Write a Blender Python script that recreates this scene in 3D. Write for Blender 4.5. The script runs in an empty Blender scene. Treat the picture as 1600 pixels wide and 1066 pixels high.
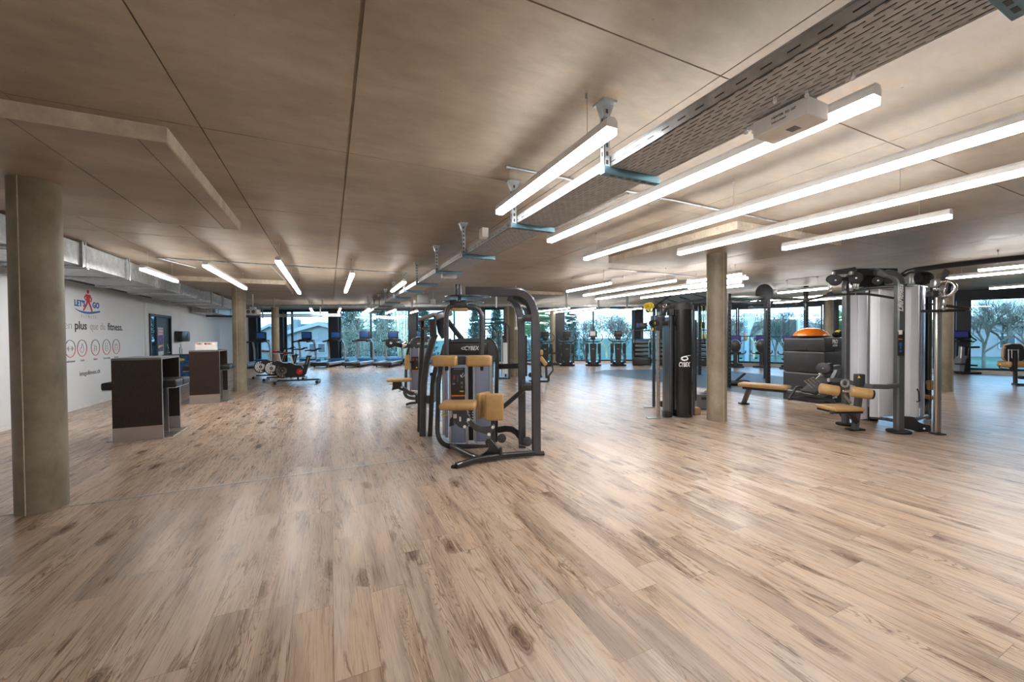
import bpy, bmesh, math, random
from mathutils import Vector, Matrix, Quaternion
random.seed(7)
PI = math.pi
V = Vector
scene = bpy.context.scene
C = scene.collection

# ------------------------------------------------------------------ camera
FPX = 614.7
YAW, PITCH, ROLL, EYE = .4350, -.01495, -.00787, 1.4
cy, sy = math.cos(YAW), math.sin(YAW)
FW = V((sy*math.cos(PITCH), cy*math.cos(PITCH), math.sin(PITCH)))
RT0 = V((cy, -sy, 0)); UP0 = RT0.cross(FW)
RT = RT0*math.cos(ROLL)+UP0*math.sin(ROLL)
UPV = -RT0*math.sin(ROLL)+UP0*math.cos(ROLL)
CAM = V((0, 0, EYE))
cam_data = bpy.data.cameras.new('camera'); cam = bpy.data.objects.new('camera', cam_data); C.objects.link(cam)
cam_data.sensor_width = 36; cam_data.lens = FPX*36/1600; cam_data.clip_start = .05; cam_data.clip_end = 500
M3 = Matrix((RT, UPV, -FW)).transposed()
cam.matrix_world = Matrix.Translation(CAM) @ M3.to_4x4()
scene.camera = cam

# ------------------------------------------------------------------ world, exposure
scene.view_settings.view_transform = 'Standard'
scene.view_settings.look = 'None'
scene.view_settings.gamma = 1
scene.view_settings.use_curve_mapping = False
scene.view_settings.exposure = 0.0
LAMP = 34.0
w = bpy.data.worlds.new('sky'); scene.world = w; w.use_nodes = True
nt = w.node_tree; nt.nodes.clear()
tc = nt.nodes.new('ShaderNodeTexCoord'); sep = nt.nodes.new('ShaderNodeSeparateXYZ')
rmp = nt.nodes.new('ShaderNodeValToRGB'); bg = nt.nodes.new('ShaderNodeBackground'); wo = nt.nodes.new('ShaderNodeOutputWorld')
nt.links.new(tc.outputs['Generated'], sep.inputs[0]); nt.links.new(sep.outputs['Z'], rmp.inputs[0])
rmp.color_ramp.elements[0].position = 0.0; rmp.color_ramp.elements[0].color = (.76, .91, 1, 1)
rmp.color_ramp.elements[1].position = .6; rmp.color_ramp.elements[1].color = (.36, .62, 1, 1)
nt.links.new(rmp.outputs[0], bg.inputs[0]); bg.inputs[1].default_value = 5.2
nt.links.new(bg.outputs[0], wo.inputs[0])
sun_d = bpy.data.lights.new('sun', 'SUN'); sun_d.energy = 2.0; sun_d.angle = .02; sun_d.color = (1, .8, .55)
sun = bpy.data.objects.new('sun', sun_d); C.objects.link(sun); sun.rotation_euler = (math.radians(66), 0, math.radians(-38))

# ------------------------------------------------------------------ pixel helpers (real distance always given)
def ray(px, py): return RT*((px-800)/FPX)+UPV*((533-py)/FPX)+FW
def D(px, py, d): return CAM+ray(px, py)*d
def AT(px, py, z=0.0):
    r = ray(px, py); return CAM+r*((z-EYE)/r.z)
def ATX(px, py, x):
    r = ray(px, py); return CAM+r*(x/r.x)
CR = V((cy, -sy, 0)); CF = V((sy, cy, 0)); ZU = V((0, 0, 1))
def CW(r, f, z=0.0): return CR*r+CF*f+ZU*z       # camera-aligned floor frame
def rf(p): return p.dot(CR), p.dot(CF)

# ------------------------------------------------------------------ materials
MATS = {}
def pmat(name, col, rough=.5, metal=0, var=.06, scale=8, bump=0, coat=0, spec=.5, stretch=None):
    m = bpy.data.materials.new(name); m.use_nodes = True; n = m.node_tree; b = n.nodes['Principled BSDF']
    b.inputs['Roughness'].default_value = rough; b.inputs['Metallic'].default_value = metal
    b.inputs['Specular IOR Level'].default_value = spec; b.inputs['Coat Weight'].default_value = coat
    t = n.nodes.new('ShaderNodeTexCoord'); mp = n.nodes.new('ShaderNodeMapping'); ns = n.nodes.new('ShaderNodeTexNoise')
    if stretch: mp.inputs['Scale'].default_value = stretch
    ns.inputs['Scale'].default_value = scale; ns.inputs['Detail'].default_value = 4
    r = n.nodes.new('ShaderNodeValToRGB')
    a, c = [tuple(max(0, min(1, x*k)) for x in col)+(1,) for k in (1-var, 1+var)]
    r.color_ramp.elements[0].position = .3; r.color_ramp.elements[1].position = .7
    r.color_ramp.elements[0].color = a; r.color_ramp.elements[1].color = c
    n.links.new(t.outputs['Object'], mp.inputs[0]); n.links.new(mp.outputs[0], ns.inputs[0])
    n.links.new(ns.outputs[0], r.inputs[0]); n.links.new(r.outputs[0], b.inputs['Base Color'])
    if bump:
        bp_ = n.nodes.new('ShaderNodeBump'); bp_.inputs['Strength'].default_value = bump; bp_.inputs['Distance'].default_value = .01
        n.links.new(ns.outputs[0], bp_.inputs['Height']); n.links.new(bp_.outputs[0], b.inputs['Normal'])
    MATS[name] = m; return m
def emat(name, col, s):
    m = bpy.data.materials.new(name); m.use_nodes = True; n = m.node_tree; b = n.nodes['Principled BSDF']
    b.inputs['Base Color'].default_value = (*col, 1); b.inputs['Emission Color'].default_value = (*col, 1); b.inputs['Emission Strength'].default_value = s
    MATS[name] = m; return m
BLACK = pmat('black_metal', (.018, .019, .022), .32, 0, .1, 8, 0, .3)
GRAPH = pmat('graphite_metal', (.075, .078, .09), .33, .5, .1, 10, 0, .3)
DGREY = pmat('dark_grey_plastic', (.035, .037, .042), .45)
MGREY = pmat('mid_grey_plastic', (.16, .17, .185), .45)
GRAPHL = pmat('grey_metal_enamel', (.13, .14, .15), .33, .5, .08, 10)
RUBBER = pmat('black_rubber', (.016, .016, .018), .7)
LEATHER = pmat('tan_leather', (.46, .285, .115), .42, 0, .08, 20, .1, .1)
CHROME = pmat('chrome', (.75, .75, .76), .14, 1, .03)
STEEL = pmat('brushed_steel', (.55, .54, .52), .3, 1, .08, 30, 0, 0, .5, (1, 1, .05))
ALU = pmat('silver_paint', (.52, .52, .53), .32, .7, .05)
GALV = pmat('galvanised_steel', (.46, .49, .51), .36, .7, .22, 14)
TEALM = pmat('blue_zinc_steel', (.12, .23, .29), .35, .5, .15, 14)
WHITE = pmat('white_paint', (.78, .78, .77), .5)
WALLW = pmat('white_wall_paint', (.74, .76, .78), .6, 0, .02, 3)
FIXT = pmat('white_lamp_housing', (.72, .72, .72), .4)
FROST = pmat('frosted_shroud', (.30, .34, .50), .28, .1, .05, 2)
FROSTW = pmat('pale_frosted_shroud', (.84, .87, .95), .33, 0, .08, 2, 0, 0, .5, (1, 1, .3))
PILLAR = pmat('dark_facade_panel', (.022, .027, .036), .45)
FRAME = pmat('dark_window_frame', (.035, .045, .055), .4, .3)
WENGE = pmat('dark_wood_veneer', (.028, .016, .012), .38, 0, .6, 26, 0, 0, .5, (6, 6, .5))
TOPG = pmat('grey_laminate', (.16, .155, .15), .3)
BRASSY = pmat('matt_steel_kickplate', (.5, .45, .42), .32, .75, .05)
SEATB = pmat('black_faux_leather', (.012, .012, .013), .4)
RED = pmat('red_plastic', (.6, .02, .02), .35)
ORANGE = pmat('orange_rubber', (.85, .2, .01), .22, 0, .03, 8, 0, .5)
YELLOW = pmat('yellow_plastic', (.85, .6, .02), .4)
LIME = pmat('lime_strap', (.45, .65, .05), .5)
BLUEM = pmat('blue_metal', (.02, .12, .3), .35)
BLUEP = pmat('blue_plastic', (.02, .09, .24), .45, 0, .8, 18)
GREYCR = pmat('grey_crate', (.2, .22, .25), .5)
CARD = pmat('brown_cardboard', (.42, .25, .12), .7)
SOFT = pmat('black_vinyl', (.022, .024, .028), .48, 0, .15, 6, .2)
PRINTW = pmat('white_print', (.85, .85, .85), .5)
PRINTK = pmat('black_print', (.03, .03, .035), .6)
PRINTG = pmat('grey_print', (.25, .26, .28), .6)
PRINTB = pmat('blue_print', (.01, .11, .38), .5)
PRINTR = pmat('red_print', (.55, .01, .02), .5)
SCREEN = emat('lit_blue_screen_and_icon', (.012, .07, .24), .3)
SCREENP = emat('dim_violet_screen', (.03, .03, .16), .4)
LED = emat('lamp_diffuser', (1, .965, .93), LAMP)
EXITM = emat('exit_sign_green', (.03, .35, .12), .8)
BLANKET = pmat('black_cloth', (.015, .015, .016), .9)

def glass_mat(name, tint, ior=1.5):
    m = bpy.data.materials.new(name); m.use_nodes = True; n = m.node_tree; n.nodes.clear()
    tr = n.nodes.new('ShaderNodeBsdfTransparent'); tr.inputs[0].default_value = (*tint, 1)
    gl = n.nodes.new('ShaderNodeBsdfGlossy'); gl.inputs['Roughness'].default_value = .02; gl.inputs[0].default_value = (.9, .97, 1, 1)
    fr = n.nodes.new('ShaderNodeFresnel'); fr.inputs[0].default_value = ior
    mx = n.nodes.new('ShaderNodeMixShader'); o = n.nodes.new('ShaderNodeOutputMaterial')
    n.links.new(fr.outputs[0], mx.inputs[0]); n.links.new(tr.outputs[0], mx.inputs[1]); n.links.new(gl.outputs[0], mx.inputs[2]); n.links.new(mx.outputs[0], o.inputs[0])
    MATS[name] = m; return m
GLASS = glass_mat('tinted_window_glass', (.66, .85, .95), 1.65)
BOTTLE = glass_mat('clear_bottle_glass', (.8, .87, .88))

def slots_mat():
    m = pmat('slotted_galvanised_steel', (.50, .53, .56), .5, .1, .15, 14)
    n = m.node_tree; b = n.nodes['Principled BSDF']; o = n.nodes['Material Output']
    t = n.nodes.new('ShaderNodeTexCoord'); mp = n.nodes.new('ShaderNodeMapping'); mp.inputs['Rotation'].default_value = (0, 0, PI/2)
    br = n.nodes.new('ShaderNodeTexBrick'); br.inputs['Scale'].default_value = 1; br.inputs['Mortar Size'].default_value = .0100; br.inputs['Mortar Smooth'].default_value = 0
    br.inputs['Brick Width'].default_value = .078; br.inputs['Row Height'].default_value = .0275
    tr = n.nodes.new('ShaderNodeBsdfTransparent'); mx = n.nodes.new('ShaderNodeMixShader')
    n.links.new(t.outputs['Object'], mp.inputs[0]); n.links.new(mp.outputs[0], br.inputs[0]); n.links.new(br.outputs['Fac'], mx.inputs[0])
    n.links.new(tr.outputs[0], mx.inputs[1]); n.links.new(b.outputs[0], mx.inputs[2]); n.links.new(mx.outputs[0], o.inputs[0])
    return m
SLOTS = slots_mat()

def concrete(name, c1, c2, c3, rough, sc=1.0, bump=.15):
    m = bpy.data.materials.new(name); m.use_nodes = True; n = m.node_tree; b = n.nodes['Principled BSDF']
    t = n.nodes.new('ShaderNodeTexCoord')
    def noise(s, d, mpscale=(1, 1, 1), rg=.5):
        mp = n.nodes.new('ShaderNodeMapping'); mp.inputs['Scale'].default_value = mpscale
        x = n.nodes.new('ShaderNodeTexNoise'); x.inputs['Scale'].default_value = s; x.inputs['Detail'].default_value = d; x.inputs['Roughness'].default_value = rg
        n.links.new(t.outputs['Object'], mp.inputs[0]); n.links.new(mp.outputs[0], x.inputs[0]); return x
    def ramp(src, p0, p1, a, c):
        r = n.nodes.new('ShaderNodeValToRGB'); r.color_ramp.elements[0].position = p0; r.color_ramp.elements[1].position = p1
        r.color_ramp.elements[0].color = a; r.color_ramp.elements[1].color = c; n.links.new(src, r.inputs[0]); return r
    def mix(f, a, c, mode='MIX'):
        x = n.nodes.new('ShaderNodeMix'); x.data_type = 'RGBA'; x.blend_type = mode
        if isinstance(f, float): x.inputs[0].default_value = f
        else: n.links.new(f, x.inputs[0])
        n.links.new(a, x.inputs[6]); n.links.new(c, x.inputs[7]); return x
    big = noise(.45*sc, 5, (1, 1.6, 1), .6); r1 = ramp(big.outputs[0], .35, .68, (*c1, 1), (*c2, 1))
    mid = noise(3.2*sc, 8, (1, 2.6, 1), .7); r2 = ramp(mid.outputs[0], .35, .7, (.82, .82, .82, 1), (1.08, 1.08, 1.08, 1))
    m1 = mix(1.0, r1.outputs[0], r2.outputs[0], 'MULTIPLY')
    st = noise(1.3*sc, 7, (1, 1, 1), .75); r3 = ramp(st.outputs[0], .60, .72, (0, 0, 0, 1), (1, 1, 1, 1))
    rust = n.nodes.new('ShaderNodeRGB'); rust.outputs[0].default_value = (*c3, 1)
    k = n.nodes.new('ShaderNodeMath'); k.operation = 'MULTIPLY'; k.inputs[1].default_value = .5; n.links.new(r3.outputs[0], k.inputs[0])
    m2 = mix(k.outputs[0], m1.outputs[2], rust.outputs[0])
    vo = n.nodes.new('ShaderNodeTexVoronoi'); vo.inputs['Scale'].default_value = (5.5 if sc == 1 else 2.3*sc); vo.voronoi_dimensions = '2D' if sc == 1 else '3D'; n.links.new(t.outputs['Object'], vo.inputs[0])
    spx = n.nodes.new('ShaderNodeSeparateXYZ'); n.links.new(vo.outputs['Color'], spx.inputs[0])
    gt = n.nodes.new('ShaderNodeMath'); gt.operation = 'GREATER_THAN'; gt.inputs[1].default_value = .3; n.links.new(spx.outputs[0], gt.inputs[0])
    mu = n.nodes.new('ShaderNodeMath'); mu.operation = 'MULTIPLY_ADD'; n.links.new(spx.outputs[1], mu.inputs[0]); mu.inputs[1].default_value = .05; n.links.new(gt.outputs[0], mu.inputs[2])
    nz = noise(40*sc, 3); ms = n.nodes.new('ShaderNodeMath'); ms.operation = 'MULTIPLY_ADD'; n.links.new(nz.outputs[0], ms.inputs[0]); ms.inputs[1].default_value = .09; n.links.new(mu.outputs[0], ms.inputs[2])
    ad = n.nodes.new('ShaderNodeMath'); ad.operation = 'ADD'; n.links.new(vo.outputs['Distance'], ad.inputs[0]); n.links.new(ms.outputs[0], ad.inputs[1])
    r4 = ramp(ad.outputs[0], .055, .085, (.45, .42, .38, 1), (1, 1, 1, 1))
    m3a = mix(1.0, m2.outputs[2], r4.outputs[0], 'MULTIPLY')
    sp_ = noise(9*sc, 6, (1, 2.2, 1), .8); r5 = ramp(sp_.outputs[0], .66, .76, (1, 1, 1, 1), (.62, .58, .53, 1))
    cld = noise(1.1*sc, 6, (1, 1.3, 1), .65); r6 = ramp(cld.outputs[0], .34, .62, (.84, .83, .81, 1), (1.05, 1.05, 1.05, 1))
    m3b = mix(1.0, m3a.outputs[2], r5.outputs[0], 'MULTIPLY'); m3 = mix(1.0, m3b.outputs[2], r6.outputs[0], 'MULTIPLY')
    n.links.new(m3.outputs[2], b.inputs['Base Color'])
    rr = ramp(mid.outputs[0], .3, .7, (rough-.08,)*3+(1,), (rough+.1,)*3+(1,)); n.links.new(rr.outputs[0], b.inputs['Roughness'])
    bp_ = n.nodes.new('ShaderNodeBump'); bp_.inputs['Strength'].default_value = bump; bp_.inputs['Distance'].default_value = .006
    n.links.new(mid.outputs[0], bp_.inputs['Height']); n.links.new(bp_.outputs[0], b.inputs['Normal'])
    MATS[name] = m; return m
CEIL = concrete('fair_faced_ceiling_concrete', (.325, .258, .188), (.455, .385, .30), (.44, .24, .08), .48)
EDGE = concrete('pale_concrete_edge', (.6, .52, .41), (.76, .68, .56), (.4, .3, .2), .7, 5, .4)  # paler concrete tone for drop panel sides and formwork seams
CONC = concrete('column_concrete', (.19, .158, .108), (.35, .30, .22), (.24, .17, .08), .5, 2.2, .35)

def floor_mat():
    m = bpy.data.materials.new('rustic_oak_planks'); m.use_nodes = True; n = m.node_tree; b = n.nodes['Principled BSDF']
    L = n.links.new
    t = n.nodes.new('ShaderNodeTexCoord')
    def mapping(src, sc=(1, 1, 1), rot=(0, 0, 0), loc=(0, 0, 0)):
        mp = n.nodes.new('ShaderNodeMapping'); mp.inputs['Scale'].default_value = sc; mp.inputs['Rotation'].default_value = rot; mp.inputs['Location'].default_value = loc
        L(src, mp.inputs[0]); return mp.outputs[0]
    def math_(op, a, c=None, d=None):
        x = n.nodes.new('ShaderNodeMath'); x.operation = op
        for i, v in enumerate((a, c, d)):
            if v is None: continue
            if isinstance(v, (int, float)): x.inputs[i].default_value = v
            else: L(v, x.inputs[i])
        return x.outputs[0]
    def ramp(src, stops):
        r = n.nodes.new('ShaderNodeValToRGB'); e = r.color_ramp.elements
        while len(e) < len(stops): e.new(.5)
        for i, (p, c) in enumerate(stops): e[i].position = p; e[i].color = (*c, 1) if len(c) == 3 else c
        L(src, r.inputs[0]); return r.outputs[0]
    def mix(f, a, c, mode='MIX'):
        x = n.nodes.new('ShaderNodeMix'); x.data_type = 'RGBA'; x.blend_type = mode
        if isinstance(f, (int, float)): x.inputs[0].default_value = f
        else: L(f, x.inputs[0])
        L(a, x.inputs[6]); L(c, x.inputs[7]); return x.outputs[2]
    obj = t.outputs['Object']
    sp = n.nodes.new('ShaderNodeSeparateXYZ'); L(obj, sp.inputs[0])
    W_, LN = .184, 1.22
    row = math_('FLOOR', math_('DIVIDE', sp.outputs[0], W_))
    wn = n.nodes.new('ShaderNodeTexWhiteNoise'); wn.noise_dimensions = '1D'; L(row, wn.inputs['W'])
    yy = math_('ADD', math_('DIVIDE', sp.outputs[1], LN), wn.outputs['Value'])
    col = math_('FLOOR', yy)
    cmb = n.nodes.new('ShaderNodeCombineXYZ'); L(row, cmb.inputs[0]); L(col, cmb.inputs[1])
    wn2 = n.nodes.new('ShaderNodeTexWhiteNoise'); wn2.noise_dimensions = '2D'; L(cmb.outputs[0], wn2.inputs['Vector'])
    fx = math_('FRACT', math_('DIVIDE', sp.outputs[0], W_)); fy = math_('FRACT', yy)
    # per-plank shifted coordinates
    off = n.nodes.new('ShaderNodeVectorMath'); off.operation = 'SCALE'; L(wn2.outputs['Color'], off.inputs[0]); off.inputs[3].default_value = 40
    add = n.nodes.new('ShaderNodeVectorMath'); add.operation = 'ADD'; L(obj, add.inputs[0]); L(off.outputs[0], add.inputs[1])
    pc = add.outputs[0]
    def noise(src, s, d, rg=.5, dist=0):
        x = n.nodes.new('ShaderNodeTexNoise'); x.inputs['Scale'].default_value = s; x.inputs['Detail'].default_value = d; x.inputs['Roughness'].default_value = rg; x.inputs['Distortion'].default_value = dist
        L(src, x.inputs[0]); return x.outputs[0]
    tone = ramp(wn2.outputs['Value'], [(0, (.48, .345, .245)), (.35, (.54, .40, .29)), (.7, (.60, .47, .36)), (1, (.52, .41, .32))])
    # broad grey/brown streaks along the planks
    str1 = noise(mapping(pc, (5.5, .75, 1)), 1, 4, .6, .6)
    m1 = mix(ramp(str1, [(.44, (0, 0, 0)), (.68, (.62, .62, .62))]), tone, ramp(str1, [(0, (.20, .135, .095)), (1, (.15, .105, .08))]))
    str2 = noise(mapping(pc, (9, .6, 1)), 1, 3, .5, .3)
    m2 = mix(ramp(str2, [(.5, (0, 0, 0)), (.72, (.55, .55, .55))]), m1, ramp(str2, [(0, (.6, .5, .42)), (1, (.62, .54, .47))]))
    # cathedral rings: contour lines of a slow stretched noise
    rg_ = noise(mapping(pc, (8, .75, 1)), 1, 3, .45, 1.4)
    rings = math_('FRACT', math_('MULTIPLY', rg_, 26))
    rline = ramp(rings, [(0, (.36, .29, .25)), (.14, (.72, .66, .6)), (.3, (1, 1, 1)), (.85, (1.03, 1.03, 1.02)), (1, (.45, .38, .33))])
    rmask = ramp(noise(mapping(pc, (9, .7, 1), (0, 0, 0), (5, 3, 0)), 1, 3, .5, .5), [(.50, (0, 0, 0)), (.60, (.9, .9, .9))])
    m3r = mix(rmask, m2, mix(1.0, m2, rline, 'MULTIPLY'))
    # dark fissures following the grain
    cn = noise(mapping(pc, (11, .9, 1), (0, 0, 0), (2, 8, 0)), 1, 6, .62, 1.0)
    ridge = math_('ABSOLUTE', math_('SUBTRACT', cn, .5))
    cmask = ramp(noise(mapping(pc, (5, 1.6, 1), (0, 0, 0), (9, 1, 0)), 1, 3), [(.47, (0, 0, 0)), (.6, (1, 1, 1))])
    m3 = mix(cmask, m3r, mix(1.0, m3r, ramp(ridge, [(0, (.30, .24, .21)), (.012, (.55, .48, .43)), (.035, (1, 1, 1))]), 'MULTIPLY'))
    # fine fibre
    fib = noise(mapping(pc, (160, 5, 1)), 1, 5, .6)
    m4 = mix(1.0, m3, ramp(fib, [(.3, (.84, .83, .82)), (.7, (1.08, 1.08, 1.08))]), 'MULTIPLY')
    # knots
    vo = n.nodes.new('ShaderNodeTexVoronoi'); vo.voronoi_dimensions = '2D'; vo.inputs['Scale'].default_value = 1; L(mapping(pc, (3.1, 1.1, 1)), vo.inputs[0])
    wv = noise(mapping(pc, (20, 14, 1)), 1, 3)
    sv = n.nodes.new('ShaderNodeSeparateXYZ'); L(vo.outputs['Color'], sv.inputs[0]); gate = math_('GREATER_THAN', sv.outputs[0], .5)
    kd = math_('ADD', math_('ADD', vo.outputs['Distance'], gate), math_('MULTIPLY', math_('SUBTRACT', wv, .5), .16))
    m5 = mix(1.0, m4, ramp(kd, [(.01, (.16, .12, .10)), (.05, (.55, .45, .4)), (.065, (.26, .2, .17)), (.09, (.75, .68, .62)), (.105, (.5, .43, .38)), (.15, (1, 1, 1))]), 'MULTIPLY')
    # pale limed scuffs
    lm = noise(mapping(pc, (26, 4, 1)), 1, 6, .7)
    m6 = mix(ramp(lm, [(.6, (0, 0, 0)), (.8, (.45, .45, .45))]), m5, ramp(lm, [(0, (.66, .6, .54)), (1, (.7, .64, .58))]))
    # joints
    ex = math_('MINIMUM', fx, math_('SUBTRACT', 1, fx)); ey = math_('MINIMUM', fy, math_('SUBTRACT', 1, fy))
    jx = math_('LESS_THAN', ex, .008); jy = math_('LESS_THAN', ey, .0013)
    j = math_('MULTIPLY', math_('MAXIMUM', jx, jy), .55)
    dk = n.nodes.new('ShaderNodeRGB'); dk.outputs[0].default_value = (.12, .085, .06, 1)
    m7 = mix(j, m6, dk.outputs[0])
    L(m7, b.inputs['Base Color'])
    L(ramp(fib, [(.3, (.24, .24, .24)), (.7, (.36, .36, .36))]), b.inputs['Roughness'])
    b.inputs['Specular IOR Level'].default_value = .5
    bp_ = n.nodes.new('ShaderNodeBump'); bp_.inputs['Strength'].default_value = .12; bp_.inputs['Distance'].default_value = .002
    L(fib, bp_.inputs['Height']); L(bp_.outputs[0], b.inputs['Normal'])
    return m
FLOORM = floor_mat()
MATM = pmat('dark_rubber_flooring', (.055, .065, .075), .5, 0, .3, 260)

# ------------------------------------------------------------------ mesh builder
class MB:
    def __init__(s): s.v = []; s.f = []; s.mi = []; s.cur = 0
    def add(s, vs, fs):
        s.mi += [s.cur]*len(fs); k = len(s.v); s.v += [V(x) for x in vs]; s.f += [tuple(i+k for i in f) for f in fs]; return s
    def box(s, c, size, ax=None):
        X, Y, Z = ax or (V((1, 0, 0)), V((0, 1, 0)), V((0, 0, 1)))
        c = V(c); a, b, d = [q/2 for q in size]
        vs = [c+X*(i*a)+Y*(j*b)+Z*(k*d) for i in (-1, 1) for j in (-1, 1) for k in (-1, 1)]
        return s.add(vs, [(0, 1, 3, 2), (4, 6, 7, 5), (0, 4, 5, 1), (2, 3, 7, 6), (0, 2, 6, 4), (1, 5, 7, 3)])
    def bx(s, x0, x1, y0, y1, z0, z1): return s.box(((x0+x1)/2, (y0+y1)/2, (z0+z1)/2), (x1-x0, y1-y0, z1-z0))
    def rbox(s, c, size, r, ax=None, seg=3):
        bm = bmesh.new(); bmesh.ops.create_cube(bm, size=1)
        for v in bm.verts: v.co = V((v.co.x*size[0], v.co.y*size[1], v.co.z*size[2]))
        bmesh.ops.bevel(bm, geom=list(bm.edges), offset=min(r, min(size)*.49), segments=seg, profile=.5, affect='EDGES')
        X, Y, Z = ax or (V((1, 0, 0)), V((0, 1, 0)), V((0, 0, 1))); c = V(c)
        bm.verts.index_update()
        s.add([c+X*v.co.x+Y*v.co.y+Z*v.co.z for v in bm.verts], [tuple(v.index for v in f.verts) for f in bm.faces]); bm.free(); return s
    def frames(s, pts, up=None):
        out = []; n_ = len(pts); prev = None
        for i in range(n_):
            t = (pts[min(i+1, n_-1)]-pts[max(i-1, 0)]).normalized()
            if prev is None:
                u = V(up) if up is not None else (V((0, 0, 1)) if abs(t.z) < .9 else V((0, 1, 0)))
            else: u = prev
            u = (u-t*u.dot(t))
            if u.length < 1e-5: u = V((1, 0, 0)); u = u-t*u.dot(t)
            u.normalize(); prev = u; out.append((t, u, t.cross(u)))
        return out
    def sweep(s, pts, prof, up=None, cap=True):
        pts = [V(p) for p in pts]; fr = s.frames(pts, up); m = len(prof); vs = []
        for p, (t, u, b) in zip(pts, fr):
            for (a, c) in prof: vs.append(p+b*a+u*c)
        fs = [(i*m+j, i*m+(j+1) % m, (i+1)*m+(j+1) % m, (i+1)*m+j) for i in range(len(pts)-1) for j in range(m)]
        if cap: fs += [tuple(range(m))[::-1], tuple((len(pts)-1)*m+j for j in range(m))]
        return s.add(vs, fs)
    def tube(s, pts, r, seg=10): return s.sweep(pts, [(math.cos(2*PI*k/seg)*r, math.sin(2*PI*k/seg)*r) for k in range(seg)])
    def bar(s, pts, w, h, up=None, c=.18):
        a, b = w/2, h/2; k = min(a, b)*c*2
        return s.sweep(pts, [(-a, -b+k), (-a, b-k), (-a+k, b), (a-k, b), (a, b-k), (a, -b+k), (a-k, -b), (-a+k, -b)], up)
    def cyl(s, p, q, r, seg=20, r2=None):
        p, q = V(p), V(q); (t, u, b) = s.frames([p, q])[0]; r2 = r if r2 is None else r2
        vs = [p+b*math.cos(2*PI*k/seg)*r+u*math.sin(2*PI*k/seg)*r for k in range(seg)]+[q+b*math.cos(2*PI*k/seg)*r2+u*math.sin(2*PI*k/seg)*r2 for k in range(seg)]
        return s.add(vs, [(k, (k+1) % seg, seg+(k+1) % seg, seg+k) for k in range(seg)]+[tuple(range(seg))[::-1], tuple(range(seg, 2*seg))])
    def rcyl(s, p, q, r, rr=.012, seg=20):
        p, q = V(p), V(q); t = (q-p).normalized(); L = (q-p).length
        pr = [(0, r-rr), (rr*.3, r-rr*.3), (rr, r), (L-rr, r), (L-rr*.3, r-rr*.3), (L, r-rr)]
        return s.lathe(p, t, pr, seg)
    def lathe(s, o, axis, prof, seg=24):
        o = V(o); t = V(axis).normalized(); u = V((0, 0, 1)) if abs(t.z) < .9 else V((1, 0, 0)); u = (u-t*u.dot(t)).normalized(); b = t.cross(u)
        vs = []
        for (h, r) in prof:
            for k in range(seg): vs.append(o+t*h+(b*math.cos(2*PI*k/seg)+u*math.sin(2*PI*k/seg))*max(r, 1e-4))
        m = len(prof); fs = [(i*seg+k, i*seg+(k+1) % seg, (i+1)*seg+(k+1) % seg, (i+1)*seg+k) for i in range(m-1) for k in range(seg)]
        return s.add(vs, fs+[tuple(range(seg))[::-1], tuple((m-1)*seg+k for k in range(seg))])
    def torus(s, c, ax, R, r, seg=32, ss=8, a0=0, a1=2*PI, sc=(1, 1)):
        c = V(c); t = V(ax).normalized(); u = V((0, 0, 1)) if abs(t.z) < .9 else V((1, 0, 0)); u = (u-t*u.dot(t)).normalized(); b = t.cross(u)
        full = abs(a1-a0-2*PI) < 1e-3
        pts = [c+b*math.cos(a0+(a1-a0)*k/seg)*R*sc[0]+u*math.sin(a0+(a1-a0)*k/seg)*R*sc[1] for k in range(seg+1)]
        return s.sweep(pts, [(math.cos(2*PI*k/ss)*r, math.sin(2*PI*k/ss)*r) for k in range(ss)], t, not full)
    def prism(s, poly, ext):
        poly = [V(p) for p in poly]; e = V(ext); m = len(poly)
        return s.add(poly+[p+e for p in poly], [tuple(range(m))[::-1], tuple(range(m, 2*m))]+[(i, (i+1) % m, m+(i+1) % m, m+i) for i in range(m)])
    def ball(s, c, r, sc=(1, 1, 1), seg=14, rings=8):
        c = V(c); vs = []; fs = []
        for i in range(rings+1):
            th = PI*i/rings
            for k in range(seg):
                ph = 2*PI*k/seg; vs.append(c+V((math.sin(th)*math.cos(ph)*r*sc[0], math.sin(th)*math.sin(ph)*r*sc[1], math.cos(th)*r*sc[2])))
        for i in range(rings):
            for k in range(seg): fs.append((i*seg+k, (i+1)*seg+k, (i+1)*seg+(k+1) % seg, i*seg+(k+1) % seg))
        return s.add(vs, fs)
    def mesh(s, name, mat, off=V((0, 0, 0)), smooth=True):
        me = bpy.data.meshes.new(name); me.from_pydata([v-off for v in s.v], [], s.f)
        if any(s.mi) and len(s.mi) == len(me.polygons): me.polygons.foreach_set('material_index', s.mi)
        bm = bmesh.new(); bm.from_mesh(me); bmesh.ops.recalc_face_normals(bm, faces=bm.faces); bm.to_mesh(me); bm.free()
        for m in (mat if isinstance(mat, (list, tuple)) else [mat]): me.materials.append(m)
        if smooth:
            me.polygons.foreach_set('use_smooth', [True]*len(me.polygons)); me.set_sharp_from_angle(angle=math.radians(38))
        return me
    def build(s, name, mat, parent=None, smooth=True, loc=None):
        off = V((0, 0, 0))
        if parent is not None and loc is None: off = world_loc(parent)
        if loc is not None: off = V(loc)
        o = bpy.data.objects.new(name, s.mesh(name, mat, off, smooth)); C.objects.link(o)
        if parent is not None: o.parent = parent
        if loc is not None and parent is None: o.location = loc
        return o
ORG = {}
def world_loc(o): return ORG.get(o.name, V((0, 0, 0)))
def tag(o, label=None, cat=None, group=None, kind=None):
    if label: o['label'] = label
    if cat: o['category'] = cat
    if group: o['group'] = group
    if kind: o['kind'] = kind
    return o
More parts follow.
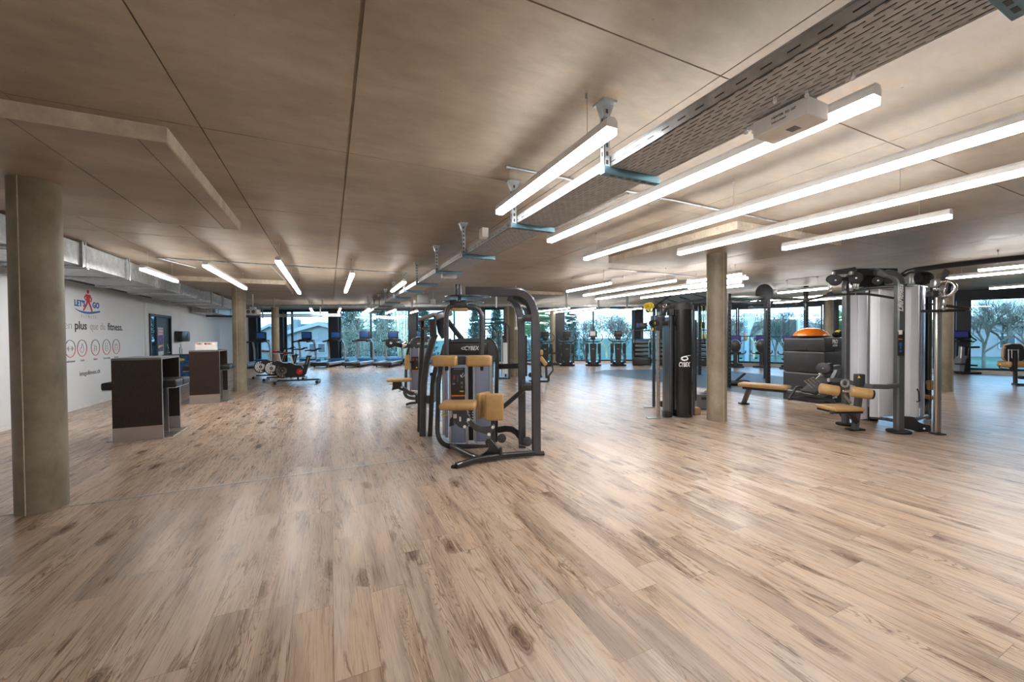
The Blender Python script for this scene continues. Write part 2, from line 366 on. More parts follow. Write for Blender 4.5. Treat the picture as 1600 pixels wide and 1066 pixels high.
def thing(name, label, cat, loc=(0, 0, 0), group=None, kind=None):
    """world-coordinate thing: parts are given in world coordinates, stored relative to loc"""
    o = bpy.data.objects.new(name, None); o.empty_display_size = .1; C.objects.link(o); o.location = V(loc); ORG[o.name] = V(loc)
    return tag(o, label, cat, group, kind)
def sub(o, parent):   # sub-part built with build(): share the origin of the thing
    ORG[o.name] = ORG.get(parent.name, V((0, 0, 0))); return o
def part(mb, name, mat, parent, label=None, smooth=True):
    o = mb.build(name, mat, parent, smooth); ORG[o.name] = V((0, 0, 0)) + world_loc(parent)
    if label: o['label'] = label
    return o
# a part's own verts are already relative to the thing; children of the part keep the same origin
def kids(o): return [x for x in list(bpy.data.objects) if x.parent == o]
def copy_tree(o, parent=None):
    c = o.copy(); C.objects.link(c)
    if parent is not None: c.parent = parent
    for ch in KID.get(o.name, kids(o)): copy_tree(ch, c)
    return c
KID = {}
def place(o, loc, rz=0, label=None, group=None):
    o.location = V(loc); o.rotation_euler = (0, 0, rz)
    if label: o['label'] = label
    if group: o['group'] = group
    return o
def one(mb, name, mat, label, cat, loc, group=None, kind=None, smooth=True):
    return tag(mb.build(name, mat, None, smooth, loc), label, cat, group, kind)
def struct(mb, name, mat, label=None, smooth=True):
    o = mb.build(name, mat, None, smooth); o['kind'] = 'structure'
    if label: o['label'] = label
    return o
def text(s, name, size, mat, parent, loc, X, Zv, ext=.001, shear=0, bold=0, sx=1, align='CENTER', spacing=1):
    cu = bpy.data.curves.new(name, 'FONT'); cu.body = s; cu.size = size; cu.extrude = ext; cu.align_x = align; cu.align_y = 'CENTER'; cu.shear = shear; cu.offset = bold; cu.space_character = spacing
    cu.materials.append(mat); cu.resolution_u = 3
    X = V(X).normalized(); Zv = V(Zv).normalized(); N = X.cross(Zv)
    m = Matrix((X*sx, Zv, N)).transposed().to_4x4()
    tmp = bpy.data.objects.new('tmp', cu); C.objects.link(tmp)
    me = bpy.data.meshes.new_from_object(tmp.evaluated_get(bpy.context.evaluated_depsgraph_get())); bpy.data.objects.remove(tmp); bpy.data.curves.remove(cu)
    o = bpy.data.objects.new(name, me); C.objects.link(o)
    if parent is not None: o.parent = parent
    o.matrix_local = Matrix.Translation(V(loc)-(world_loc(parent) if parent is not None else V((0, 0, 0)))) @ m
    return o
def arc(p0, c, p1, n=8):   # quadratic curve through a corner
    p0, c, p1 = V(p0), V(c), V(p1)
    return [p0*(1-t)**2+c*2*t*(1-t)+p1*t*t for t in [i/n for i in range(n+1)]]

# ================================================================== STRUCTURE
CZ = 2.78
FA0, FA1 = CW(*rf(D(345, 530, 20.2))), CW(*rf(D(1028, 530, 19.3)))
FB0 = FA1.copy(); FBdir = V((.47, -.883, 0)).normalized(); FB1 = FB0+FBdir*27
FA0.z = FA1.z = FB0.z = FB1.z = 0
nA = V((-(FA1-FA0).y, (FA1-FA0).x, 0)).normalized()
nB = V((-(FB1-FB0).y, (FB1-FB0).x, 0)).normalized()
def clipmesh(mb, extra=.12):
    bm = bmesh.new(); vs = [bm.verts.new(v) for v in mb.v]
    for f in mb.f: bm.faces.new([vs[i] for i in f])
    for (p, nn) in ((FA0, nA), (FB0, nB)):
        bmesh.ops.bisect_plane(bm, geom=bm.verts[:]+bm.edges[:]+bm.faces[:], plane_co=p+nn*extra, plane_no=nn, clear_outer=True)
    bm.verts.index_update(); r = MB(); r.v = [v.co.copy() for v in bm.verts]; r.f = [tuple(v.index for v in f.verts) for f in bm.faces]; bm.free(); return r
YB = -5.0
fl = MB(); fl.add([(-4.7, YB, 0), (28, YB, 0), (28, 26, 0), (-4.7, 26, 0)], [(0, 1, 2, 3)])
struct(clipmesh(fl), 'floor', FLOORM, 'rustic oak plank floor running through the hall', False)
# dark rubber area (8.67.. along the joint)
mt = MB(); P1 = AT(925, 583); P2 = AT(944, 578.5); P3 = AT(1080, 577); P4 = AT(1137, 579.5); P5 = AT(1240, 591)
mt.prism([(8.67, 3.9, .001), (8.67, P1.y, .001), (P2.x, P2.y, .001), (P3.x, P3.y, .001), (P4.x, P4.y, .001), (P5.x, P5.y, .001), (AT(1335, 607).x, AT(1335, 607).y, .001), (9.5, 3.9, .001)], (0, 0, .005))
struct(mt, 'floor_rubber', MATM, 'dark blue-grey rubber flooring set into the planks', False)
tr = MB(); tr.bx(8.64, 8.675, 3.9, P1.y, .001, .011)
struct(tr, 'trim_1', ALU, 'pale metal edge strip along the rubber flooring')
tr = MB(); tr.bx(-4.5, 1.1, 4.515, 4.535, .0005, .0035)
struct(tr, 'trim_2', ALU, 'thin metal joint strip across the plank floor')
# ceiling panels with recessed joints
xs = [-4.7, -3.4, -2.57, -1.64, -.745, .145, 1.92, 3.70, 5.48, 7.26, 9.04, 10.8, 12.6, 14.4, 16.2, 18, 19.8, 21.6, 23.4, 28]
ys = [YB, -3.86, -2.08, -.31, 1.455, 3.22, 5.0, 6.8, 8.35, 9.9, 11.7, 13.5, 15.3, 17.1, 18.9, 20.7, 22.5, 26]
g = .004
cl = MB()
for i in range(len(xs)-1):
    for j in range(len(ys)-1):
        gx = .009 if abs(xs[i]-.145) < .01 else g
        cl.bx(xs[i]+gx, xs[i+1]-(.009 if abs(xs[i+1]-.145) < .01 else g), ys[j]+g, ys[j+1]-g, CZ, CZ+.02)
cl.bx(-4.7, 28, YB, 26, CZ+.02, CZ+.2)
struct(clipmesh(cl), 'ceiling', CEIL, 'fair-faced concrete ceiling with panel joints', False)
# thick drop panels above the columns
def drop(n, x0, x1, y0, y1, lab, seams=()):
    m = MB(); xx = [x0]+list(seams)+[x1]
    for a, b in zip(xx, xx[1:]): m.bx(a+.004, b-.004, y0, y1, 2.68, 2.70)
    m.bx(x0+.004, x1-.004, y0+.004, y1-.004, 2.695, CZ+.01)
    o = struct(m, 'ceiling_drop_%d' % n, CEIL, lab, False)
    m = MB(); m.bx(x0, x1, y0-.001, y0+.012, 2.679, CZ); m.bx(x0, x1, y1-.012, y1+.001, 2.679, CZ); m.bx(x0-.001, x0+.012, y0, y1, 2.679, CZ); m.bx(x1-.012, x1+.001, y0, y1, 2.679, CZ); part(m, 'rough_edge', EDGE, o, 'paler concrete edge', False)
drop(1, -3.35, -.945, 3.3, 5.66, 'thickened concrete drop panel over the near left column', (-2.5, -1.68, -1.1))
drop(2, 4.55, 6.85, 3.22, 5.66, 'thickened concrete drop panel over the middle column', (6.1,))
drop(3, -3.35, -.95, 11.1, 13.5, 'thickened concrete drop panel over the far left column')
drop(4, 4.5, 6.9, 10.9, 13.3, 'thickened concrete drop panel over the far middle column')
def column(x, y, top, lab, r=.15):
    m = MB(); N = 48; pr = []
    for k in range(N):
        a = 2*PI*k/N; pr.append((x+math.cos(a)*r, y+math.sin(a)*r))
    m.prism([(a, b, 0) for a, b in pr], (0, 0, top))
    sm_ = MB()
    for a in (-1.75,):   # formwork seam
        sm_.box((x+math.cos(a)*r, y+math.sin(a)*r, top/2), (.006, .006, top), (V((math.cos(a), math.sin(a), 0)), V((-math.sin(a), math.cos(a), 0)), ZU))
    o = struct(m, 'column', CONC, lab); part(sm_, 'formwork_seam', EDGE, o); return o
column(-2.167, 4.573, 2.69, 'round concrete column nearest the left edge', .15)
column(-2.12, 12.3, 2.69, 'round concrete column beside the far bar table')
column(5.69, 4.38, 2.69, 'round concrete column behind the free-standing cable tower', .148)
cr = AT(1475, 611); column(cr.x, cr.y, CZ, 'round concrete column behind the chrome cable post')
column(-2.13, 20.0, CZ, 'round concrete column in front of the left windows')
column(5.7, 12.15, 2.69, 'shaded round concrete column behind the fly machine')
for px, d, lab in ((793, 18.9, 'pale concrete column beside the glass door'), (863.5, 18.8, 'concrete column left of the elliptical trainers'), (1295, 14.2, 'concrete column behind the black box stack')):
    p = D(px, 530, d); column(p.x, p.y, CZ, lab, .135)

# walls
XW = -4.52
DY0, DY1, DZ = 14.12, 15.75, 2.08
wl = MB()
wl.bx(XW-.15, XW, YB, DY0, 0, CZ); wl.bx(XW-.05, XW, DY1, DY1+.2, 0, CZ); wl.bx(XW-.15, XW, DY1+.2, 21.9, 0, CZ); wl.bx(XW-.15, XW, DY0, DY1, DZ, CZ)
struct(wl, 'wall_left', WALLW, 'white wall with the lettering', False)
wb = MB(); pA = V((XW, 21.9, 0)); pB = CW(*rf(D(393, 530, 20.1))); pB.z = 0
wb.prism([pA, pB, pB+V((.1, .2, 0)), pA+V((-.1, .3, 0))], (0, 0, CZ))
struct(wb, 'wall_back', WALLW, 'white end wall beside the left windows', False)
wr = MB(); wr.bx(-4.7, 28, YB-.15, YB, 0, CZ); struct(wr, 'wall_rear', WALLW, None, False)
bb = MB(); bb.bx(XW, XW+.015, YB, DY0-.02, 0, .075); struct(bb, 'baseboard_left', WHITE, 'white skirting along the left wall')
tr = MB(); tr.bx(XW, XW+.02, 13.83, 13.97, 0, 2.6); struct(tr, 'trim_3', WHITE, 'pale vertical cover strip beside the dark door')

# door
dr = MB(); fw_ = .07
dr.bx(XW-.02, XW+.03, DY0, DY0+fw_, 0, DZ); dr.bx(XW-.05, XW+.03, DY1-fw_, DY1, 0, DZ); dr.bx(XW-.05, XW+.03, DY0, DY1, DZ-fw_, DZ); dr.bx(XW-.02, XW+.02, 14.60, 14.68, 0, DZ)
d1 = struct(dr, 'door_1', PILLAR, 'dark framed door in the left wall')
m = MB(); m.bx(XW-.06, XW-.02, 14.64, DY1-fw_, .01, DZ-fw_); part(m, 'door_leaf', PILLAR, d1)
m = MB(); m.bx(XW-.015, XW-.009, DY0+fw_, 14.60, .01, DZ-fw_); part(m, 'glass_pane', GLASS, d1)
m = MB(); m.tube([(XW-.02, 15.55, .95), (XW+.03, 15.55, .95), (XW+.03, 15.42, .95)], .012); part(m, 'door_handle', STEEL, d1)

# facade
AX = (FA1-FA0).normalized(); BX = FBdir
def sA(px, A=FA0, dr_=None):
    dr_ = dr_ or AX
    r = ray(px, 530); det = r.x*(-dr_.y)+r.y*dr_.x
    return (A.x*r.y-A.y*r.x)/(dr_.y*r.x*1.0-dr_.x*r.y)
wn = [0]
def bay(A, ax, s0, s1, z0, z1, lab, transom=None, mull=()):
    wn[0] += 1; n = V((ax.y, -ax.x, 0)); fr = MB(); th = .06; axs = (ax, n, ZU)
    def b(a, c, zz0, zz1, dp=.07): fr.box(A+ax*((a+c)/2)+ZU*((zz0+zz1)/2), (c-a, dp, zz1-zz0), axs)
    b(s0, s0+.05, z0, z1); b(s1-.05, s1, z0, z1); b(s0, s1, z0, z0+.07); b(s0, s1, z1-.06, z1)
    for q in mull: b(q-.035, q+.035, z0, z1, .09)
    if transom: b(s0, s1, transom-.03, transom+.03)
    w_ = struct(fr, 'window_%d' % wn[0], FRAME, lab)
    p = MB(); p.box(A+ax*((s0+s1)/2)+ZU*((z0+z1)/2), (s1-s0-.08, .012, z1-z0-.08), axs)
    part(p, 'window_pane', GLASS, w_, None, False); return w_
HEADA, HEADB = 2.72, 2.50
tn = [10]
def pillar(A, ax, s0, s1, lab, dp=.3):
    tn[0] += 1; n = V((ax.y, -ax.x, 0)); m = MB(); m.box(A+ax*((s0+s1)/2)+n*(dp/2-.05)+ZU*(CZ/2), (s1-s0, dp, CZ), (ax, n, ZU)); struct(m, 'trim_%d' % tn[0], PILLAR, lab)
pa = [(392, 406), (439, 447), (517, 532), (640, 652), (755, 757), (869, 881), (989, 1003)]
ws = [(sA(a), sA(b)) for a, b in pa]
labs = ['dark facade pillar at the left end of the windows', 'dark facade pillar behind the round column', 'dark facade pillar behind the treadmills', 'dark facade pillar behind the press machine', 'narrow dark post left of the glass door', 'dark facade pillar beside the concrete column', 'dark facade pillar behind the stair climbers']
for (a, b), l in zip(ws, labs): pillar(FA0, AX, a, b, l)
bay(FA0, AX, ws[0][1], ws[1][0], .08, HEADA, 'tall window at the left end')
bay(FA0, AX, ws[1][1], ws[2][0], .08, HEADA, 'tall window facing the gabled house', None, [sA(457)])
bay(FA0, AX, ws[2][1], ws[3][0], .08, HEADA, 'tall window behind the treadmills', None, [sA(580)])
bay(FA0, AX, ws[3][1], ws[4][0], .08, HEADA, 'tall window behind the fly machine', None, [sA(710)])
bay(FA0, AX, ws[4][1], ws[5][0], .08, HEADA, 'glazed door bay with a dark transom', 2.2, [sA(788), sA(800)])
bay(FA0, AX, ws[5][1], ws[6][0], .08, HEADA, 'tall window behind the elliptical trainers', None, [sA(927)])
LA = (FA1-FA0).length
bay(FA0, AX, ws[6][1], LA-.02, .08, HEADA, 'narrow window behind the stair climbers')
def sB(px): return sA(px, FB0, BX)
pb = [(1303.5, 1308), (1491, 1513)]
wsB = [(sB(a), sB(b)) for a, b in pb]
pillar(FB0, BX, 0, .25, 'dark facade post at the corner of the glazing', .2)
pillar(FB0, BX, *wsB[0], 'dark facade pillar behind the black box stack'); pillar(FB0, BX, *wsB[1], 'dark facade pillar behind the upright bike')
bay(FB0, BX, .25, sB(1152), .12, HEADB, 'tall window behind the rig')
bay(FB0, BX, sB(1152)+.02, sB(1285), .12, HEADB, 'wide window facing the white flags')
bay(FB0, BX, sB(1285)+.02, wsB[0][0], .12, HEADB, 'narrow window beside the concrete column')
bay(FB0, BX, wsB[0][1], sB(1456), .12, HEADB, 'wide window behind the multi gym')
bay(FB0, BX, sB(1456)+.02, wsB[1][0], .12, HEADB, 'narrow window beside the chrome post')
bay(FB0, BX, wsB[1][1], wsB[1][1]+3.2, .12, HEADB, 'wide window behind the abdominal chair')
pillar(FB0, BX, wsB[1][1]+3.2, wsB[1][1]+3.7, 'dark facade pillar past the right edge')
bay(FB0, BX, wsB[1][1]+3.7, wsB[1][1]+7, .12, HEADB, 'window past the right edge')
pillar(FB0, BX, wsB[1][1]+7, 27, 'dark facade end panel')
hd = MB(); n_ = V((BX.y, -BX.x, 0)); hd.box(FB0+BX*13.5+n_*.05+ZU*((HEADB+CZ)/2), (27, .3, CZ-HEADB), (BX, n_, ZU)); struct(hd, 'trim_40', FRAME, 'dark header beam above the right windows')
hd = MB(); hd.box(FB0+BX*13.5+n_*.02+ZU*.06, (27, .22, .12), (BX, n_, ZU)); struct(hd, 'trim_41', WHITE, 'white sill along the right windows')
hd = MB(); n_ = V((AX.y, -AX.x, 0)); hd.box(FA0+AX*(LA/2)+n_*.02+ZU*.04, (LA, .2, .08), (AX, n_, ZU)); struct(hd, 'trim_42', WHITE, 'pale sill along the far windows')
hd = MB(); hd.box(FA0+AX*(LA/2)+n_*.02+ZU*((HEADA+CZ)/2), (LA, .25, CZ-HEADA), (AX, n_, ZU)); struct(hd, 'trim_43', FRAME, 'dark head rail above the far windows')

# ================================================================== CEILING SERVICES
def lamp(x, y0, y1, lab, cables=None, group='suspended linear lights', z=2.45, box=False):
    yc = (y0+y1)/2; t = thing('linear_light', lab, 'ceiling light', (x, yc, z), group)
    m = MB(); h = .035
    m.prism([(x-h, y0, z+.036), (x-h, y0, z+.07), (x-h*.55, y0, z+.09), (x+h*.55, y0, z+.09), (x+h, y0, z+.07), (x+h, y0, z+.036)], (0, y1-y0, 0)); part(m, 'housing', FIXT, t, None, False)
    m = MB(); m.prism([(x-h*.94, y0+.004, z+.036), (x-h*.94, y0+.004, z+.004), (x-h*.8, y0+.004, z), (x+h*.8, y0+.004, z), (x+h*.94, y0+.004, z+.004), (x+h*.94, y0+.004, z+.036)], (0, y1-y0-.008, 0)); part(m, 'diffuser', LED, t, None, False)
    L = y1-y0; cs = cables or ([y0+.22, y1-.22] if L < 2.2 else [y0+.25, yc, y1-.25])
    for c in cs:
        m = MB(); m.cyl((x, c, z+.09), (x, c, CZ), .0022, 6); m.cyl((x, c, CZ-.03), (x, c, CZ), .009, 10); m.cyl((x, c, z+.09), (x, c, z+.1), .007, 8); part(m, 'suspension_cable', STEEL, t)
    return t
lights = [
 (1.36, 1.66, 3.17, 'white linear light hanging beside the slotted cable tray, nearest its left side'),
 (2.295, .94, 3.90, 'long white linear light just right of the cable tray, under the white box'),
 (3.30, .12, 4.62, 'long white linear light second to the right of the cable tray'),
 (4.245, -.65, 3.83, 'long white linear light between the two longest strips and the short strip'),
 (5.24, 1.60, 3.09, 'short white linear light above the multi gym pulleys'),
 (-2.62, 7.97, 9.48, 'short white linear light nearest the silver air duct'),
 (-1.66, 7.25, 10.35, 'white linear light in front of the far left drop panel'),
 (-.645, 6.46, 10.98, 'white linear light above the spin bikes, longest on the left side'),
 (.375, 7.3, 10.3, 'white linear light pointing at the middle of the treadmill row'),
 (1.38, 8.05, 9.75, 'short white linear light just left of the far cable tray'),
 (-.63, 16.8, 19.9, 'far white linear light above the spin bikes near the left windows'),
 (.4, 16.5, 19.6, 'far white linear light above the second treadmill'),
 (1.44, 16.3, 20.4, 'far white linear light running beside the end of the cable tray'),
 (2.46, 16.5, 19.5, 'far white linear light above the right end of the treadmill row'),
 (3.46, 17.1, 18.65, 'far short white linear light in front of the dark pillar behind the press machine'),
 (5.35, 6.6, 8.25, 'short white linear light above the black bench between the machines'),
 (6.33, 5.8, 8.93, 'white linear light behind the middle drop panel, first of the parallel strips'),
 (7.36, 5.0, 9.75, 'long white linear light above the free-standing cable tower'),
 (8.38, 5.8, 8.95, 'white linear light above the yellow suspension trainer'),
 (6.77, 4.72, 5.88, 'short white linear light touching the view of the middle column, upper one'),
 (7.68, 5.36, 6.64, 'short white linear light right of the middle column, lower one'),
 (8.72, 13.3, 16.0, 'far white linear light left above the ellipticals'),
 (9.77, 13.0, 17.0, 'far white linear light above the second elliptical'),
 (10.8, 13.4, 16.4, 'far white linear light above the third elliptical'),
 (11.8, 12.6, 15.6, 'far white linear light in front of the stair climbers'),
 (10.9, 5.4, 6.55, 'short white linear light above the rig beams'),
 (13.0, 6.3, 9.6, 'white linear light above the recumbent bikes'),
 (14.4, 5.6, 8.8, 'white linear light nearest the flags window'),
 (11.3, 1.3, 3.55, 'white linear light behind the black ceiling boom, lower one'),
 (10.34, .9, 2.82, 'white linear light behind the black ceiling boom, upper one'),
 (15.0, 1.0, 3.9, 'white linear light above the abdominal chair'),
 (-2.62, -3.9, -.9, 'added unseen linear light behind the photographer, by the lettered wall'),  # this and the next two: added out of view to brighten camera-facing surfaces
 (-.645, -3.9, -.9, 'added unseen linear light behind the photographer, left of the middle'),
 (.375, -3.9, -.9, 'added unseen linear light straight behind the photographer'),
]
for l in lights: lamp(*l)
# slotted cable tray
TX0, TX1, TZ = 1.54, 1.895, 2.40
t = thing('cable_tray', 'long slotted steel cable tray hanging under the ceiling', 'cable tray', (1.7, 8, TZ))
m = MB(); m.bx(TX0, TX1, -1.5, 18.6, TZ, TZ+.003); part(m, 'tray_base', SLOTS, t, None, False)
for x in (TX0, TX1-.003):
    m = MB(); m.bx(x, x+.003, -1.5, 18.6, TZ, TZ+.062); m.bx(x-.003, x+.006, -1.5, 18.6, TZ+.058, TZ+.066); m.cur = 1
    for k in range(130): m.bx(x-.0015, x+.0045, -1.45+k*.1, -1.405+k*.1, TZ+.026, TZ+.031)
    part(m, 'side_rail', [GALV, DGREY], t, None, False)
m = MB()
for i in range(13):
    xx = TX0+.035+i*.024
    m.tube([(xx+.01*math.sin(k*1.7+i), -1.4+k*.8, TZ+.018+.004*math.sin(k+i)) for k in range(25)], .0105, 6)
part(m, 'cables', RUBBER, t)
for y, lab in [(.44, 'nearest'), (1.91, ''), (3.2, ''), (4.65, ''), (5.98, ''), (7.48, ''), (8.82, ''), (10.4, ''), (12.0, ''), (13.6, ''), (15.2, ''), (16.8, '')]:
    m = MB(); x = TX0-.03
    m.bx(x-.02, x-.016, y-.02, y+.02, TZ-.04, CZ-.01); m.bx(x-.02, x+.02, y-.02, y-.016, TZ-.04, CZ-.01); m.bx(x-.02, x+.02, y+.016, y+.02, TZ-.04, CZ-.01)
    m.bx(x-.05, x+.05, y-.05, y+.05, CZ-.012, CZ); m.prism([(x-.02, y-.022, CZ-.01), (x-.05, y-.022, CZ-.01), (x-.02, y-.022, CZ-.09)], (0, .044, 0)); m.prism([(x+.02, y-.022, CZ-.01), (x+.05, y-.022, CZ-.01), (x+.02, y-.022, CZ-.09)], (0, .044, 0))
    m.cur = 1
    for k in range(7): m.bx(x-.008, x+.008, y-.0215, y-.0155, TZ+.01+k*.05, TZ+.035+k*.05); m.bx(x-.0215, x-.0155, y-.006, y+.006, TZ+.01+k*.05, TZ+.035+k*.05)
    part(m, 'hanger', [GALV, DGREY], t, None, False)
    m = MB(); m.bx(x-.02, TX1+.03, y-.022, y-.018, TZ-.04, TZ); m.bx(x-.02, TX1+.03, y+.018, y+.022, TZ-.04, TZ); m.bx(x-.02, TX1+.03, y-.022, y+.022, TZ-.042, TZ-.038)
    m.cur = 1
    for k in range(6): m.bx(x+.04+k*.06, x+.075+k*.06, y-.007, y+.007, TZ-.0435, TZ-.037)
    part(m, 'cross_arm', [TEALM, DGREY], t, None, False)
m = MB(); m.rbox((1.90, 1.095, TZ-.045), (.155, .235, .075), .006); bxo = one(m, 'junction_box', WHITE, 'white rectangular junction box under the cable tray near the lights', 'junction box', (1.9, 1.095, TZ-.045))
ORG[bxo.name] = V((1.9, 1.095, TZ-.045))
text('NEXTER  ED 127', 'box_print', .014, PRINTK, bxo, (1.8215, 1.075, TZ-.035), (0, -1, 0), ZU, .0005)
text('2203-3-PORT', 'box_print', .011, PRINTK, bxo, (1.8215, 1.095, TZ-.056), (0, -1, 0), ZU, .0005)
m = MB(); m.bx(1.88, 1.93, 1.06, 1.10, TZ-.0836, TZ-.0825); part(m, 'label_plate', MGREY, bxo)
for i, (x, y) in enumerate([(1.84, .83), (1.80, .97), (1.72, 1.05), (1.86, 1.27), (1.885, 1.25)]):
    m = MB(); m.cyl((x, y, TZ), (x, y, TZ-.02), .006, 8); m.ball((x, y, TZ-.022), .009); one(m, 'cable_clip', WHITE, ['white cable clip poking through the tray, nearest the camera', 'white cable clip poking through the tray, second from the camera', 'white cable clip just in front of the junction box under the tray', 'white cable clip beyond the junction box, farther from the tray edge', 'white cable clip beyond the junction box, at the tray edge'][i], 'clip', (x, y, TZ), 'cable clips in the tray')
m = MB(); m.rbox((1.485, 3.88, 2.47), (.07, .1, .1), .005); one(m, 'wifi_box', WHITE, 'small white box on the left side of the cable tray', 'junction box', (1.47, 3.88, 2.47))
m = MB(); m.rbox((1.78, 6.25, TZ-.035), (.24, .1, .06), .005); one(m, 'emergency_light', WHITE, 'flat white box under the tray beyond the overhead arm', 'junction box', (1.78, 6.25, TZ-.035))
# exit sign
p = D(662, 467, 8.9)
e = thing('exit_sign', 'box-shaped emergency exit sign under the far cable tray', 'exit sign', p)
m = MB(); m.rbox(p, (.26, .12, .22), .006, (RT0, V((sy, cy, 0)), ZU)); part(m, 'sign_box', MGREY, e)
q = p-RT0*.131
m = MB(); m.box(q, (.004, .11, .2), (RT0, V((sy, cy, 0)), ZU)); part(m, 'lit_face', EXITM, e)
m = MB(); m.cyl(p+ZU*.11, (p.x, p.y, 2.40), .006, 8); part(m, 'rod', STEEL, e)
p = D(676.5, 471.5, 12.6)
m = MB(); m.rbox(p, (.16, .05, .16), .005, (RT0, V((sy, cy, 0)), ZU)); m.cyl(p+ZU*.07, (p.x, p.y, CZ), .006, 8); one(m, 'motion_detector', WHITE, 'small square white detector right of the exit sign', 'detector', p)
# conduits
def conduit(pts, lab, r=.011, mat=GALV):
    m = MB(); m.tube(pts, r, 8); c = (V(pts[0])+V(pts[-1]))/2
    one(m, 'conduit', mat, lab, 'conduit', c, 'ceiling conduits')
CZt = CZ-.013
conduit([(1.32, 2.93, CZt), (5.05, 3.02, CZt)], 'thin metal conduit crossing the ceiling behind the near lights')
conduit([(2.65, 3.0, CZt), (2.65, 4.4, CZt)], 'thin metal conduit branching back from the grey ceiling box')
m = MB(); m.rbox((2.95, 2.97, CZ-.03), (.1, .08, .05), .006); one(m, 'ceiling_box', MGREY, 'grey connection box on the ceiling conduit', 'junction box', (2.95, 2.97, CZ-.03))
conduit([(-2.66, 8.66, CZt), (1.4, 8.75, CZt)], 'thin metal conduit across the ceiling above the left lights')
conduit([(-2.64, 8.70, CZt), (-2.35, 9.6, CZt)], 'short metal conduit above the left end light')
conduit([(-1.0, 8.7, CZt), (-.95, 11.2, CZt)], 'metal conduit above the spin bikes')
conduit([(5.3, 6.6, CZt), (9.6, 6.8, CZt)], 'thin metal conduit across the ceiling behind the middle column')
# transverse trays near the glazing
def xtray(r0, r1, f, z, wd, lab, hang):
    a, b = CW(r0, f, z), CW(r1, f, z); t = thing('cable_ladder', lab, 'cable tray', (a+b)/2, 'cross trays near the windows')
    m = MB(); m.box((a+b)/2, (r1-r0, wd, .004), (CR, CF, ZU)); part(m, 'tray_base', GALV, t, None, False)
    for s_ in (-1, 1): m = MB(); m.box((a+b)/2+CF*(s_*wd/2)+ZU*.03, (r1-r0, .004, .06), (CR, CF, ZU)); part(m, 'side_rail', GALV, t, None, False)
    for h in hang:
        c = CW(h, f-wd/2, z); m = MB(); m.bx(c.x-.025, c.x+.025, c.y-.02, c.y+.02, z-.05, CZ); part(m, 'hanger', GALV, t, None, False)
def rpx(px, f): return (px-800)/FPX*f
xtray(rpx(384, 14.0), rpx(640, 14.0), 14.0, 2.47, .3, 'grey cable tray crossing in front of the far left windows, upper one', [rpx(433, 14), rpx(508, 14), rpx(578, 14)])
xtray(rpx(384, 17.5), rpx(532, 17.5), 17.5, 2.36, .1, 'slim cable rail crossing the left windows near their head', [rpx(412, 17.5), rpx(502, 17.5)])
xtray(rpx(384, 17.2), rpx(532, 17.2), 17.2, 2.27, .1, 'slim cable rail crossing the left windows, lowest one', [rpx(412, 17.2), rpx(502, 17.2)])
xtray(rpx(634, 11.9), rpx(800, 11.9), 11.9, 2.28, .1, 'grey cable rail crossing behind the overhead arm', [rpx(645, 11.9), rpx(776, 11.9)])
xtray(rpx(800, 13.0), rpx(1030, 13.0), 13.0, 2.31, .3, 'grey cable tray crossing above the elliptical trainers', [rpx(885, 13), rpx(934, 13), rpx(978, 13)])
# hanging pull switch
p = D(806.5, 513, 11.0)
m = MB(); m.rbox(p, (.08, .05, .08), .005, (RT0, CF, ZU)); m.cyl(p, (p.x, p.y, CZ), .012, 8); one(m, 'hanging_socket', WHITE, 'small white socket hanging on a white rod beside the shaded column', 'socket', p)
# air duct along the left wall
t = thing('air_duct', 'rectangular silver air duct along the left wall', 'air duct', (-3.7, 6, 2.45))
m = MB(); m.bx(-4.05, -3.16, -3, 17.4, 2.43, 2.74); part(m, 'duct_body', GALV, t, None, False)
for k in range(14):
    y = -1.9+k*1.345+.08
    m = MB(); m.bx(-4.08, -3.13, y-.018, y+.018, 2.405, 2.765); part(m, 'flange', GALV, t, None, False)
    m = MB(); m.cyl((-3.12, y+.05, 2.39), (-3.12, y+.05, CZ), .005, 6); m.bx(-4.1, -3.1, y+.03, y+.07, 2.385, 2.40); part(m, 'hanger_rail', STEEL, t)
t = thing('service_tray', 'dark cable trays with pipes along the top of the lettered wall', 'cable tray', (-4.3, 6, 2.5))
m = MB(); m.bx(-4.50, -4.16, -3, 14.6, 2.54, 2.545); m.bx(-4.50, -4.495, -3, 14.6, 2.54, 2.6); m.bx(-4.165, -4.16, -3, 14.6, 2.54, 2.6); part(m, 'tray_base', GALV, t, None, False)
for i in range(3): m = MB(); m.tube([(-4.42+i*.08, -3, 2.51), (-4.42+i*.08, 14.4+i*.3, 2.51)], .025, 8); part(m, 'pipe', DGREY, t)
t = thing('branch_duct', 'short lower air duct near the far left corner', 'air duct', (-3.9, 18, 2.3))
m = MB(); m.bx(-4.45, -3.75, 17.6, 20.5, 2.3, 2.52); part(m, 'duct_body', GALV, t, None, False)
for y in (18.0, 20.0): m = MB(); m.bx(-3.76, -3.73, y, y+.04, 2.28, CZ); part(m, 'hanger_rail', STEEL, t)
m = MB(); m.tube([(-4.4, 19.2, 2.25), (-2.6, 19.2, 2.25)], .04); part(m, 'pipe', DGREY, t)
